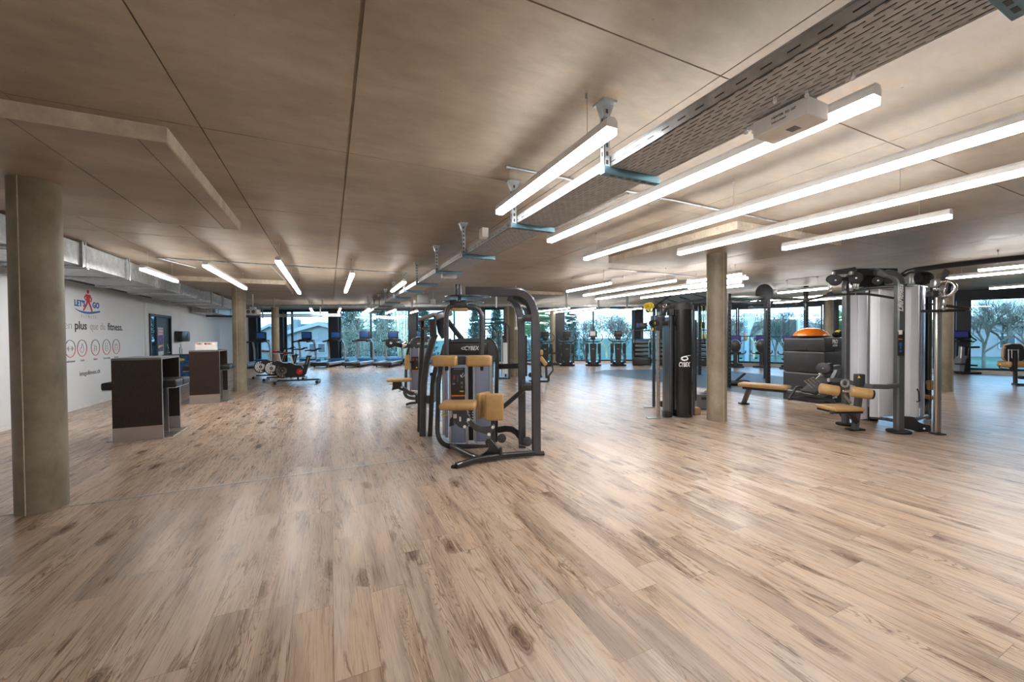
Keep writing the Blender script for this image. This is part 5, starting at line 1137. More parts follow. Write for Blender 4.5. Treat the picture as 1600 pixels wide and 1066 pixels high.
m = MB(); m.rcyl(D(1426, 428, 5.8), D(1426, 446, 5.8), .035); part(m, 'top_spacer', ALU, mg)
m = MB(); m.prism([D(*q, 5.5) for q in [(1413, 651), (1428, 652), (1436, 660), (1446, 664), (1454, 665), (1455, 672), (1453, 678), (1440, 676.5), (1426, 672.5), (1413, 670)]], CF*.05); part(m, 'base_plate', BLACK, mg, None, False)
m = MB(); m.cyl(D(1444, 670, 5.5), D(1444, 670, 5.47), .012, 12); part(m, 'bolt', ALU, mg)
m = MB(); m.tube([D(1433, 608, 5.58), D(1435.5, 612, 5.58), D(1436.5, 627, 5.58), D(1432.5, 628, 5.58)], .008); part(m, 'cable_handle', RUBBER, mg)
m = MB(); m.rcyl(D(1447, 602, 6.1), D(1468, 602, 6.0), .075, .02, 24); part(m, 'thigh_roller', LEATHER, mg)
m = MB(); m.rbox(D(1450, 620.5, 6.15), (.13, .3, .05), .02, AXC); part(m, 'seat', LEATHER, mg)
m = MB(); m.bar([D(1452, 622, 6.2), D(1450, 655, 6.25)], .05, .05, CF); part(m, 'seat_post', GRAPHL, mg)
# ================================================================== BOX STACK
BXa, BXb, BYa, BYb = 8.53+.16, 9.44, 4.34, 5.12
zz = [0.006, .60, 1.03, 1.30]
nms = ['large black soft plyometric box at the bottom of the stack', 'medium black soft plyometric box in the middle of the stack', 'shallow black soft plyometric box on top of the stack']
for i in range(3):
    c_ = V(((BXa+BXb)/2, (BYa+BYb)/2, (zz[i]+zz[i+1])/2)); b_ = thing('plyo_box', nms[i], 'exercise box', (c_.x, c_.y, zz[i]), 'stacked plyometric boxes')
    m = MB(); m.rbox(c_, (BXb-BXa-.005*i, BYb-BYa-.005*i, zz[i+1]-zz[i]-.008), .018); part(m, 'body', SOFT, b_)
    m = MB(); m.bx(BXa-.002, BXa+.01, BYa+.03, BYb-.03, zz[i+1]-.035, zz[i+1]-.012); part(m, 'seam_strip', MGREY, b_)
    m = MB(); m.rbox((BXa-.002, (BYa+BYb)/2+.02, zz[i]+.03), (.02, .17, .04), .006); part(m, 'handle', RUBBER, b_)
    m = MB(); m.rbox(((BXa+BXb)/2, BYa-.002, zz[i]+.03), (.17, .02, .04), .006); part(m, 'handle', RUBBER, b_)
    zt_ = zz[i]+.16 if i != 1 else zz[i+1]-.3
    if i != 1:
        text('PRO', 'brand_lettering', .11, PRINTW, b_, (9.02, BYa-.004, zt_+.03), (1, 0, 0), ZU, .001, 0, .004, .9); text('ACTIVE', 'brand_lettering', .055, PRINTW, b_, (9.02, BYa-.004, zt_-.045), (1, 0, 0), ZU, .001, 0, .002, .9)
        text('30', 'number', .11, PRINTW, b_, (9.33, BYa-.004, zt_+.03), (1, 0, 0), ZU, .001, 0, .002, .6)
bo = thing('balance_trainer', 'orange half-ball balance trainer lying on the black box stack', 'balance trainer', (9.02, 4.75, 1.30))
m = MB(); m.lathe((9.0, 4.76, 1.335), (0, 0, 1), [(0, .30), (.03, .295), (.08, .26), (.125, .2), (.155, .12), (.17, .04), (.172, 0)], 48); part(m, 'dome', ORANGE, bo)
m = MB(); m.lathe((9.0, 4.76, 1.30), (0, 0, 1), [(0, .2), (.012, .27), (.022, .325), (.034, .33), (.04, .31)], 48); part(m, 'base_disc', RUBBER, bo)
hp = thing('boxing_pads', 'yellow and black gear beside the orange dome on the box stack', 'exercise gear', (9.3, 4.5, 1.30))
m = MB(); m.ball((9.27, 4.44, 1.36), .07, (1.3, .8, .8)); part(m, 'black_pad', RUBBER, hp)
m = MB(); m.ball((9.38, 4.45, 1.385), .085, (.9, .8, .8)); part(m, 'yellow_pad', YELLOW, hp)
m = MB(); m.ball((9.38, 4.40, 1.355), .07, (1, .7, .8)); m.torus((9.33, 4.38, 1.37), (0, 1, 0), .05, .016); part(m, 'strap', RUBBER, hp)

# ================================================================== RIG
rg = thing('training_rig', 'black steel training rig with perforated uprights on the rubber flooring', 'training rig', AT(1199, 600))
def rpost(px, y1, top=2.42, w_=.09):
    q = AT(px, y1); m = MB(); m.bar([V((q.x, q.y, .006)), V((q.x, q.y, top))], w_, w_, CF, .1); o = part(m, 'upright', BLACK, rg)
    h = MB()
    for k in range(int(top/.1)-1): h.cyl(V((q.x, q.y, .12+k*.1))-CF*(w_/2-.002), V((q.x, q.y, .12+k*.1))-CF*(w_/2+.002), .013, 8)
    part(h, 'peg_holes', MGREY, o)
    m = MB(); m.rbox(V((q.x, q.y, .012)), (.16, .16, .012), .003, AXC); part(m, 'base_plate', BLACK, rg)
    return V((q.x, q.y, top))
T1 = rpost(1200, 600); T2 = rpost(1138.5, 606, 2.42); T3 = rpost(1259, 596, 2.75); T4 = rpost(1022, 584.5); T5 = rpost(1196.5, 592); T6 = rpost(1093, 586)
def beam(a, b, w_=.07, z=0, nm='beam'): m = MB(); m.bar([a+ZU*z, b+ZU*z], w_, w_, ZU, .1); part(m, nm, BLACK, rg)
for z in (-.06,): beam(T2, T1, .07, z); beam(T1, V((T3.x, T3.y, T1.z)), .07, z); beam(T5, T6, .07, z); beam(T6, T4, .07, z); beam(T4, T2, .07, z); beam(T1, T5, .07, z)
beam(T2, T1, .05, -.2); beam(T1+(T2-T1)*.5, T1, .05, -.32)
for k in range(1, 7):
    a = T2+(T1-T2)*(k/7); b = T6+(T5-T6)*(k/7); m = MB(); m.tube([a-ZU*.06, b-ZU*.06], .02, 8); part(m, 'monkey_bar', BLACK, rg)
for k in range(1, 5):
    a = T4+(T2-T4)*(k/5); m = MB(); m.tube([a-ZU*.06, a-ZU*.06+CF*.9+ZU*.2], .018, 8); part(m, 'pull_up_bar', BLACK, rg)
m = MB(); m.bar([T4-ZU*.06, T4+(T2-T4)*.3+ZU*.25], .08, .03, ZU); part(m, 'brace_plate', BLACK, rg)
m = MB(); m.bar([T2-ZU*.35, T2+(T4-T2)*.25-ZU*.02], .08, .03, ZU); part(m, 'brace_plate', BLACK, rg)
q = T1+ZU*.12-CF*.1; q = D(1195, 457.5, rf(T1)[1]-.12)
m = MB(); m.rcyl(q, q+CF*.04, .235, .01, 40); part(m, 'target_disc', pmat('slate_disc', (.045, .047, .055), .6), rg)
m = MB(); m.bar([q+CF*.05, T1+CF*.02], .05, .05); part(m, 'disc_bracket', BLACK, rg)
for k, (px, mt_) in enumerate([(1091, LIME), (1096, RUBBER), (1099, LIME), (1101.5, RUBBER)]):
    a_ = T6+(T5-T6)*(.04+.03*k)-ZU*.1; m = MB(); m.tube([a_+ZU*.06, a_-ZU*.3+CR*.01, a_-ZU*.7-CR*.02, a_-ZU*(1.1+.12*(k % 2))+CR*.02], .014, 6); one(m, 'hanging_strap', mt_, ['lime strap hanging from the rig, leftmost beside the cable tower', 'black strap hanging between the two lime straps', 'lime strap hanging nearest the middle column', 'black strap hanging against the middle column'][k], 'exercise strap', a_)
# black cloth heap
q = AT(1150, 601); hb = MB()
random.seed(3)
for k in range(7): hb.ball(q+V((random.uniform(-.3, .3), random.uniform(-.2, .2), .05)), .14, (1.6, 1, .45), 10, 6)
hb.bar([q+V((.0, 0, .1)), q+V((.22, -.1, .3))], .09, .03)
one(hb, 'gym_bag', BLANKET, 'slumped black gym bag on the rubber flooring behind the bench', 'bag', q)

# ================================================================== CARDIO ROW A: ellipticals (users face the windows)
def local_thing(name, cat): return thing(name, 'x', cat, (0, 0, 0))
def elliptical():
    t = local_thing('elliptical_trainer', 'exercise machine')   # y+ = towards window
    m = MB(); m.prism([(-.11, 0, .06), (.11, 0, .06), (.13, 0, .5), (.15, 0, .95), (.12, 0, 1.0), (-.12, 0, 1.0), (-.15, 0, .95), (-.13, 0, .5)], (0, .16, 0)); part(m, 'centre_column', DGREY, t)
    m = MB(); m.box((0, -.003, .76), (.1, .004, .02)); part(m, 'brand_plate', ALU, t)
    m = MB(); m.rbox((0, -.02, .05), (.68, .12, .07), .02); part(m, 'rear_stabiliser', RUBBER, t)
    m = MB(); m.rbox((0, .55, .10), (.5, .9, .16), .04); part(m, 'base_housing', BLACK, t)
    m = MB(); m.rbox((0, -.02, 1.42), (.34, .06, .28), .02); c_ = part(m, 'console', BLACK, t)
    m = MB(); m.rbox((0, -.01, 1.24), (.2, .12, .16), .03); part(m, 'console_neck', BLACK, t)
    m = MB(); m.rbox((0, .0, 1.08), (.46, .18, .06), .02); part(m, 'tray', DGREY, t)
    for s in (-1, 1):
        m = MB(); m.tube([(s*.2, -.05, 1.08), (s*.34, -.08, 1.12), (s*.41, -.1, 1.22), (s*.40, -.12, 1.33), (s*.33, -.12, 1.44)], .02, 8); part(m, 'moving_handle', BLACK, t)
        m = MB(); m.rbox((s*.26, .02, .78), (.14, .14, .46), .04); part(m, 'side_arm', DGREY, t)
        m = MB(); m.bar([(s*.27, 0, .6), (s*.29, -.05, .35), (s*.25, -.1, .16)], .09, .1); part(m, 'crank_arm', BLACK, t)
        m = MB(); m.rbox((s*.25, -.15, .2), (.16, .36, .06), .02); part(m, 'foot_pedal', RUBBER, t)
        m = MB(); m.rcyl((s*.22, .03, .5), (s*.30, .03, .5), .1, .01); part(m, 'link_cover', MGREY, t)
    return t, c_
el, _ = elliptical()
rz = -YAW
ex = [(852, 'black elliptical trainer nearest the fly machine posts, leftmost of the row'), (886, 'black elliptical trainer in front of the dark facade pillar'), (927, 'black elliptical trainer with a white notice on its screen'), (966, 'black elliptical trainer in front of the sunlit tree, next to the stair climber')]
for i, (px, l) in enumerate(ex):
    o = el if i == 0 else copy_tree(el)
    q = AT(px, 572.3); place(o, (q.x, q.y, 0), rz-math.atan((px-800)/FPX), l, 'elliptical trainers facing the windows')
    if i == 2: qn = q
m = MB(); m.rbox(V((qn.x, qn.y, 1.44))-CF*.066-CR*.012, (.27, .006, .19), .002, AXC); one(m, 'paper_notice', PRINTW, 'white sheet fixed over the screen of the third elliptical', 'paper', V((qn.x, qn.y, 1.44))-CF*.06)
def climber():
    t = local_thing('stair_climber', 'exercise machine')
    m = MB(); m.prism([(-.4, 0, .02), (-.4, 1.4, .02), (-.4, 1.4, 1.0), (-.4, 1.0, 1.2), (-.4, .1, .5)], (.08, 0, 0)); part(m, 'side_housing', BLACK, t, None, False)
    m = MB(); m.prism([(.32, 0, .02), (.32, 1.4, .02), (.32, 1.4, 1.0), (.32, 1.0, 1.2), (.32, .1, .5)], (.08, 0, 0)); part(m, 'side_housing', BLACK, t, None, False)
    m = MB(); m.rbox((0, 0, .2), (.8, .3, .36), .05); part(m, 'base_housing', BLACK, t)
    for k in range(4): m = MB(); m.rbox((0, .18+k*.22, .50+k*.18), (.58, .2, .11), .01); part(m, 'step', MGREY, t)
    for k in range(4): m = MB(); m.rbox((0, .28+k*.22, .43+k*.18), (.58, .02, .10), .004); part(m, 'riser', BLACK, t)
    m = MB(); m.rbox((0, 1.05, 1.13), (.76, .12, .08), .03); part(m, 'blue_crossbar', BLUEM, t)
    for s in (-1, 1):
        m = MB(); m.tube([(s*.38, .3, .6), (s*.38, .25, 1.0), (s*.38, .4, 1.55), (s*.36, .9, 1.6)], .024, 8); part(m, 'handrail', BLACK, t)
        m = MB(); m.rbox((s*.36, .9, .85), (.06, .3, .6), .02); part(m, 'side_strip', ALU, t)
    m = MB(); m.rbox((0, .95, 1.78), (.46, .1, .28), .03); c_ = part(m, 'console', BLACK, t)
    m = MB(); m.rbox((-.16, .89, 1.8), (.12, .01, .2), .004); part(m, 'screen', SCREENP, c_)
    m = MB(); m.bar([(0, 1.0, 1.2), (0, 1.0, 1.7)], .14, .08); part(m, 'mast', BLACK, t)
    m = MB(); m.rbox((0, .9, 1.56), (.74, .06, .05), .02); part(m, 'handrail', BLACK, t)
    return t
cb = climber()
for i, (px, l) in enumerate([(1003, 'black stair climber with grey steps left of the cable tower'), (1042, 'black stair climber seen through the cable tower columns'), (1092, 'black stair climber between the tower shroud and the middle column')]):
    o = cb if i == 0 else copy_tree(cb); q = AT(px, 571.5 if i < 2 else 572.5); place(o, (q.x, q.y, 0), rz-math.atan((px-800)/FPX), l, 'stair climbers behind the cable tower')
def recumbent():
    t = local_thing('recumbent_bike', 'exercise machine')
    m = MB(); m.lathe((0, 0, .88), (0, 1, 0), [(0, .12), (.02, .19), (.07, .2), (.1, .15)], 24); b_ = part(m, 'backrest', BLACK, t)
    for v in b_.data.vertices: v.co.z = .88+(v.co.z-.88)*1.35
    m = MB(); m.rbox((0, .25, .62), (.42, .42, .08), .03); part(m, 'seat', BLACK, t)
    m = MB(); m.bar([(0, .05, .08), (0, .05, .6)], .14, .2); part(m, 'post', BLACK, t)
    m = MB(); m.prism([(-.05, .1, .08), (-.05, 1.2, .08), (-.05, 1.25, .7), (-.05, .9, .75), (-.05, .2, .4)], (.1, 0, 0)); part(m, 'frame_cover', MGREY, t)
    m = MB(); m.rbox((0, -.05, .04), (.62, .1, .06), .02); part(m, 'rear_stabiliser', RUBBER, t)
    m = MB(); m.rbox((0, 1.2, .04), (.55, .1, .06), .02); part(m, 'front_stabiliser', RUBBER, t)
    for s in (-1, 1):
        m = MB(); m.tube([(0, .1, .55), (s*.3, .1, .57), (s*.36, .12, .62), (s*.36, .3, .68)], .022, 8); part(m, 'side_handle', RUBBER, t)
        m = MB(); m.rbox((s*.2, .8, .35), (.1, .26, .05), .01); part(m, 'pedal', RUBBER, t)
    m = MB(); m.bar([(0, 1.1, .7), (0, .95, 1.1)], .08, .1); part(m, 'mast', BLACK, t)
    m = MB(); m.rbox((0, .9, 1.18), (.42, .06, .28), .02); c_ = part(m, 'console', BLACK, t)
    m = MB(); m.rbox((0, .865, 1.18), (.37, .01, .23), .004); part(m, 'screen', SCREENP, c_)
    m = MB(); m.torus((0, .8, 1.0), (0, 1, .4), .16, .018, 20, 6, PI, 2*PI, (1.4, .8)); part(m, 'handlebar', RUBBER, t)
    return t
rb = recumbent()
for i, (px, py, l) in enumerate([(1149, 574.8, 'recumbent bike right of the middle column'), (1190, 575, 'recumbent bike left of the perforated rig upright'), (1233, 577.5, 'recumbent bike half hidden by the black box stack')]):
    o = rb if i == 0 else copy_tree(rb); q = AT(px, py); place(o, (q.x, q.y, 0), rz-math.atan((px-800)/FPX), l, 'recumbent bikes facing the flags')
def treadmill():
    t = local_thing('treadmill', 'exercise machine')   # rear at y=0, y+ towards window
    m = MB(); m.rbox((0, .9, .19), (.62, 1.75, .05), .01); part(m, 'belt', pmat('treadmill_belt', (.03, .06, .09), .5), t)
    for s in (-1, 1): m = MB(); m.rbox((s*.38, .95, .17), (.15, 1.85, .13), .03); part(m, 'side_rail', ALU, t)
    m = MB(); m.rbox((0, .04, .16), (.92, .16, .17), .06); part(m, 'rear_cover', BLACK, t)
    m = MB(); m.rbox((0, 1.9, .22), (.92, .5, .22), .06); part(m, 'motor_cover', BLUEM, t)
    for s in (-1, 1):
        m = MB(); m.rcyl((s*.3, .12, .05), (s*.34, .12, .05), .045); m.box((s*.32, .12, .09), (.03, .04, .05)); part(m, 'foot_wheel', RUBBER, t)
        m = MB(); m.rbox((s*.36, 1.9, .06), (.1, .3, .1), .02); part(m, 'front_foot', BLACK, t)
        m = MB(); m.bar([(s*.43, 1.72, .24), (s*.43, 1.7, .8), (s*.42, 1.6, 1.12), (s*.38, 1.5, 1.2)], .075, .11, (0, 1, 0), .25); part(m, 'upright', ALU, t)
        m = MB(); m.bar([(s*.34, 1.7, 1.2), (s*.36, 1.4, 1.2), (s*.37, 1.05, 1.16)], .1, .07, ZU, .3); part(m, 'handrail', RUBBER, t)
    m = MB(); m.rbox((0, 1.6, 1.22), (.72, .34, .12), .04); part(m, 'console_base', BLACK, t)
    m = MB(); ax_ = (V((1, 0, 0)), V((0, math.cos(.3), math.sin(.3))), V((0, -math.sin(.3)*-1, math.cos(.3)))); m.rbox((0, 1.62, 1.46), (.56, .06, .36), .02); c_ = part(m, 'console', BLACK, t)
    m = MB(); m.rbox((0, 1.585, 1.47), (.44, .01, .25), .004); s_ = part(m, 'screen', SCREEN, c_)
    m = MB(); m.box((-.02, 1.578, 1.47), (.2, .004, .07)); part(m, 'screen_picture', MGREY, s_) if False else None
    m = MB()
    for k in range(-2, 3): m.box((k*.06, 1.50, 1.295), (.03, .03, .02))
    o_ = part(m, 'control_keys', MGREY, t); o_['kind'] = 'stuff'
    return t
tm = treadmill()
tl = ['treadmill between the two left columns, first of the row', 'treadmill in front of the gabled house', 'treadmill in front of the dark pillar', 'treadmill facing the weeping tree', 'treadmill behind the counterweight disc', 'treadmill mostly hidden by the press machine, last of the row']
for i, px in enumerate([371, 449.5, 499, 548, 597, 645]):
    o = tm if i == 0 else copy_tree(tm); q = AT(px, 575.6-.25*i+(1.5 if i == 0 else 0)); place(o, (q.x, q.y, 0), -YAW-.02, tl[i], 'treadmills along the left windows'); o.scale = (.9, 1, 1)
def spin():
    t = local_thing('spin_bike', 'exercise machine')  # x to the right of picture, wheel at left
    m = MB(); m.torus((-.42, 0, .42), (0, 1, 0), .22, .022, 40, 8); w_ = part(m, 'wheel_rim', RUBBER, t)
    m = MB()
    m.cyl((-.42, -.02, .42), (-.42, .02, .42), .205, 40); part(m, 'wheel_disc', CHROME, t)
    m = MB()
    for k in range(14):
        a = 2*PI*k/14; m.bar([(-.42+math.cos(a)*.09, -.024, .42+math.sin(a)*.09), (-.42+math.cos(a)*.2, -.024, .42+math.sin(a)*.2)], .016, .006)
    m.cyl((-.42, -.035, .42), (-.42, .03, .42), .055, 20); part(m, 'spokes', RUBBER, t)
    m = MB(); m.cyl((-.42, -.045, .42), (-.42, -.03, .42), .028, 16); part(m, 'hub', ALU, t)
    m = MB(); m.prism([(-.44, -.05, .58), (-.2, -.05, .68), (0, -.05, .60), (.18, -.05, .58), (.32, -.05, .3), (.22, -.05, .2), (-.1, -.05, .22), (-.4, -.05, .26), (-.28, -.05, .36), (-.27, -.05, .50)], (0, .1, 0)); part(m, 'body_shroud', BLACK, t, None, False)
    m = MB(); m.bar([(.25, 0, .3), (.33, 0, .55), (.40, 0, .86)], .09, .13, (1, 0, 0)); part(m, 'front_tube', BLACK, t)
    m = MB(); m.rbox((.42, 0, .87), (.17, .08, .05), .015); part(m, 'tube_cap', BLACK, t)
    m = MB(); m.bar([(.34, -.05, .6), (.41, -.05, .84)], .02, .03); part(m, 'silver_slider', ALU, t)
    m = MB(); m.bar([(.40, 0, .88), (.45, 0, 1.03)], .04, .05); part(m, 'handlebar_stem', WHITE, t)
    m = MB(); m.tube([(.3, -.08, 1.05), (.45, -.1, 1.07), (.6, -.17, 1.05), (.74, -.18, 1.12), (.79, -.12, 1.1)], .02, 8); m.tube([(.3, .08, 1.05), (.45, .1, 1.07), (.6, .17, 1.05), (.74, .18, 1.12), (.79, .12, 1.1)], .02, 8); m.rbox((.45, 0, 1.06), (.16, .22, .035), .012); part(m, 'handlebar', RUBBER, t)
    m = MB(); m.rcyl((.12, -.075, .38), (.12, -.05, .38), .095, .008, 28); part(m, 'crank_cover', RED, t)
    m = MB(); m.bar([(.12, -.09, .38), (.24, -.09, .45)], .03, .015); part(m, 'crank', ALU, t)
    m = MB(); m.rbox((.25, -.14, .45), (.1, .09, .02), .006); part(m, 'pedal', RUBBER, t)
    m = MB(); m.bar([(-.1, 0, .62), (-.17, 0, .92)], .045, .05); part(m, 'seat_post', WHITE, t)
    m = MB(); m.bar([(-.36, 0, .93), (-.02, 0, .93)], .04, .025, ZU); part(m, 'seat_slider', ALU, t)
    m = MB(); m.rbox((-.24, 0, .985), (.26, .16, .05), .022); part(m, 'saddle', RUBBER, t)
    m = MB(); m.rbox((-.30, 0, 1.0), (.14, .19, .055), .025); part(m, 'saddle_rear', RED, t)
    m = MB(); m.bar([(-.58, 0, .1), (.72, 0, .1)], .06, .05, ZU); part(m, 'base_rail', DGREY, t)
    m = MB(); m.bar([(.06, 0, .1), (.06, 0, .25)], .06, .08); part(m, 'base_stem', BLACK, t)
    for x in (-.6, .7):
        m = MB(); m.bar([(x, -.27, .045), (x, .27, .045)], .09, .06, ZU); s_ = part(m, 'stabiliser', BLACK, t)
        for y in (-.27, .27): m = MB(); m.rcyl((x-.03, y, .045), (x+.03, y, .045), .045); part(m, 'foot_wheel', RUBBER, s_)
    return t
sp = spin()
for i, (px, py, l) in enumerate([(463, 599, 'spin bike in front, closest of three with the red crank cover'), (444, 593.7, 'spin bike in the middle of the three beside the far column'), (426.5, 590.5, 'spin bike at the back of the three, next to the left column')]):
    o = sp if i == 0 else copy_tree(sp); q = AT(px, py); place(o, (q.x, q.y, 0), -YAW+.28, l, 'spin bikes between the columns'); o.scale = (.86, .86, .93)

# ================================================================== RIGHT END: upright bike, abdominal chair
ub = thing('upright_bike', 'black and silver upright bike in front of the dark pillar on the right', 'exercise machine', AT(1515, 585))
d_ = 12.9
m = MB(); m.rbox(D(1517, 583.3, d_), (.62, .1, .06), .02, AXC); part(m, 'rear_stabiliser', RUBBER, ub)
m = MB(); m.prism([D(*q, d_) for q in [(1499, 580), (1501, 566), (1505, 558), (1511, 556), (1514, 564), (1513, 574), (1508, 581)]], CF*.22); part(m, 'body_shroud', ALU, ub)
m = MB(); m.prism([D(*q, d_-.02) for q in [(1507, 580), (1510, 562), (1515, 556), (1517, 562), (1516, 576), (1513, 582)]], CF*.24); part(m, 'drive_cover', BLACK, ub)
m = MB(); m.bar([D(1501.5, 560, d_), D(1503, 542, d_)], .13, .1, CF); part(m, 'front_mast', ALU, ub)
m = MB(); m.bar([D(1512, 560, d_), D(1514, 543, d_)], .06, .06, CF); part(m, 'seat_post', BLACK, ub)
m = MB(); m.rbox(D(1517, 542.5, d_), (.38, .22, .07), .03, AXC); part(m, 'saddle', BLACK, ub)
m = MB(); m.rbox(D(1502, 523, d_-.1), (.52, .07, .27), .03, AXC); cs = part(m, 'console', BLACK, ub)
m = MB(); m.rbox(D(1502, 522.5, d_-.15), (.44, .01, .19), .004, AXC); part(m, 'screen', SCREENP, cs)
m = MB(); m.rbox(D(1504, 533, d_-.05), (.4, .2, .06), .02, AXC); part(m, 'console_base', BLACK, ub)
m = MB(); m.tube([D(1510, 533, d_), D(1521, 534.5, d_), D(1526, 532, d_), D(1518, 527, d_), D(1514, 521, d_)], .022, 8); part(m, 'handlebar', RUBBER, ub)
m = MB(); m.rbox(D(1520, 571, d_), (.1, .2, .05), .01, AXC); part(m, 'pedal', RUBBER, ub)
m = MB(); m.rbox(D(1500, 569, d_), (.14, .2, .05), .01, AXC); part(m, 'pedal', RUBBER, ub)
m = MB(); m.bar([D(1486, 580, d_+.5), D(1506, 581, d_)], .18, .07, ZU); part(m, 'front_base', BLACK, ub)
ac = thing('abdominal_chair', 'dark chair machine with tan pads at the right edge', 'exercise machine', AT(1590, 603))
d_ = 10.1
m = MB(); m.prism([D(*q, d_) for q in [(1571, 545), (1573, 540), (1582, 538), (1594, 538.5), (1599, 542), (1602, 556), (1600, 562), (1592, 566), (1576, 565), (1570, 558)]], CF*.03); part(m, 'backrest_shell', BLACK, ac)
m = MB(); m.prism([D(*q, d_+.03) for q in [(1569, 546), (1572, 539), (1582, 536.8), (1595, 537), (1600, 541), (1603, 556), (1601, 563), (1592, 567.5), (1576, 566.5), (1568.5, 560)]], CF*.06); part(m, 'backrest_pad', LEATHER, ac)
m = MB(); m.rbox(D(1586, 569, d_+.1), (.66, .3, .17), .06, AXC, 4); part(m, 'seat', LEATHER, ac)
for px in (1576, 1581, 1591): m = MB(); m.bar([D(px, 546, d_-.02), D(px, 567, d_-.02)], .022, .02); part(m, 'back_bracket', ALU, ac)
m = MB(); m.bar([D(1575, 547, d_-.03), D(1592, 547, d_-.03)], .02, .02); part(m, 'back_bracket', ALU, ac)
m = MB(); m.bar([D(1585.5, 552, d_-.05), D(1586, 575, d_-.05), D(1586.5, 600, d_)], .07, .06, CF); part(m, 'post', BLACK, ac)
m = MB(); m.prism([D(*q, d_-.06) for q in [(1582, 560), (1590, 560), (1590, 578), (1585, 581), (1582, 574)]], CF*.08); part(m, 'post_cover', RUBBER, ac)
m = MB(); m.bar([D(1584, 600.5, d_), D(1612, 602, d_)], .1, .06, ZU); part(m, 'base_tube', GRAPH, ac)
m = MB(); m.tube([D(1584, 578, d_), D(1572, 577, d_), D(1561, 575, d_), D(1563, 570, d_)], .012, 8); part(m, 'side_handle', RUBBER, ac)
m = MB(); m.tube([D(1562.5, 571, d_), D(1564, 569, d_)], .018, 8); part(m, 'handle_end', YELLOW, ac)
m = MB(); m.rbox(D(1597, 590, d_), (.14, .12, .09), .04, AXC); part(m, 'foot_roller', BLACK, ac)

# ================================================================== OUTSIDE
GZ = -1.3
gm = pmat('lawn', (.07, .11, .06), .9, 0, .5, .6)
m = MB(); m.add([(-120, -60, GZ), (180, -60, GZ), (180, 220, GZ), (-120, 220, GZ)], [(0, 1, 2, 3)]); o = struct(m, 'ground', gm, 'grass beyond the windows', False)
HW = pmat('grey_render_wall', (.27, .27, .27), .8, 0, .06, 2); HR = pmat('roof_tiles', (.18, .155, .14), .8, 0, .25, 3); HT = pmat('house_trim', (.40, .40, .38), .6); HG = pmat('dark_house_glass', (.05, .06, .07), .2)
def house(lab, c, w_, L, he, hr, ang, wins=()):
    X_ = CR*math.cos(ang)+CF*math.sin(ang); Y_ = ZU.cross(X_); c = V((c.x, c.y, GZ)); h = thing('house', lab, 'house', c)
    m = MB(); m.prism([c-X_*w_/2, c+X_*w_/2, c+X_*w_/2+ZU*he, c+ZU*hr, c-X_*w_/2+ZU*he], Y_*L); part(m, 'walls', HW, h, None, False)
    for s in (-1, 1):
        e = c+X_*(s*(w_/2+.6))+ZU*(he-(hr-he)/(w_/2)*.6)-Y_*.5; r_ = c+ZU*(hr+.02)-Y_*.5
        m = MB(); m.prism([e, r_, r_+ZU*.22, e+ZU*.22], Y_*(L+1)); part(m, 'roof', HR, h, None, False)
        m = MB(); m.prism([e-ZU*.25, r_-ZU*.25, r_+ZU*.24, e+ZU*.24], -Y_*.08); part(m, 'bargeboard', HT, h, None, False)
    for (x, z, ww, hh) in wins:
        m = MB(); q = c+X_*x+ZU*z-Y_*.05; m.box(q, (ww+.25, .1, hh+.25), (X_, Y_, ZU)); f = part(m, 'window', HT, h); m = MB(); m.box(q-Y_*.04, (ww, .1, hh), (X_, Y_, ZU)); part(m, 'pane', HG, f)
    return h, X_, Y_, c
dH = 52
pk = D(500, 506, dH); ctr = CW(rf(pk)[0], dH)
h1, X_, Y_, c_ = house('grey house with a broad gable and chimney beyond the left windows', ctr, 9.6, 12, 3.0, pk.z-GZ, .12, [(-.9, 1.2, .8, 1.1), (.2, 1.2, .8, 1.1), (3.0, 1.6, 1.1, 1.2)])
q = D(463, 500, dH+4); m = MB(); m.box(V((q.x, q.y, 1.5)), (.85, .85, (q.z-1.5)*2), AXC); ch = part(m, 'chimney', HW, h1)
for k in range(4): m = MB(); m.cyl(q+CR*(k*.22-.33), q+CR*(k*.22-.33)+ZU*.25, .07, 8); part(m, 'chimney_pot', HT, ch)
q = D(497, 506, dH); zr = q.z
m = MB(); A_ = D(452, 506.5, dH+5); B_ = D(500, 506, dH+5); m.prism([A_, B_, V((B_.x, B_.y, 0))-CF*3, V((A_.x, A_.y, 0))-CF*3-CR*1.5], CF*.3); part(m, 'side_roof', HR, h1, None, False)
q = CW((424-800)/FPX*72, 72); house('low grey house roof behind the left column', q, 9.5, 10, 2.4, D(437, 508, 72).z-GZ, .05)
for i, (px, d0, w_, ptop, lab) in enumerate([(1215, 48, 12, 500, 'pale blue-grey building behind the white flags'), (1530, 42, 9, 497, 'grey building beyond the right window'), (1150, 75, 9, 507, 'distant grey house right of the middle column')]):
    q = CW((px-800)/FPX*d0, d0); house(lab, q, w_, 9, (D(px, ptop, d0).z-GZ)*.72, D(px, ptop, d0).z-GZ, -.5, [(-2, 1.6, 1, 1.2), (2, 1.6, 1, 1.2)])
BARK = pmat('bark', (.16, .13, .10), .9, 0, .4, 6); BARKG = pmat('yellow_stem_sunlit_bark', (.70, .58, .32), .9, 0, .3, 6)
def leafmat(n, c): 
    return pmat(n, c, .7, 0, .45, 1.5)
EVG = leafmat('dark_needles', (.045, .095, .06)); OLV = leafmat('winter_twig_foliage', (.50, .45, .30)); GRN = leafmat('bright_leaves', (.10, .26, .06)); BRN = leafmat('dry_leaves', (.30, .19, .09))
def rnd(a, b): return random.uniform(a, b)
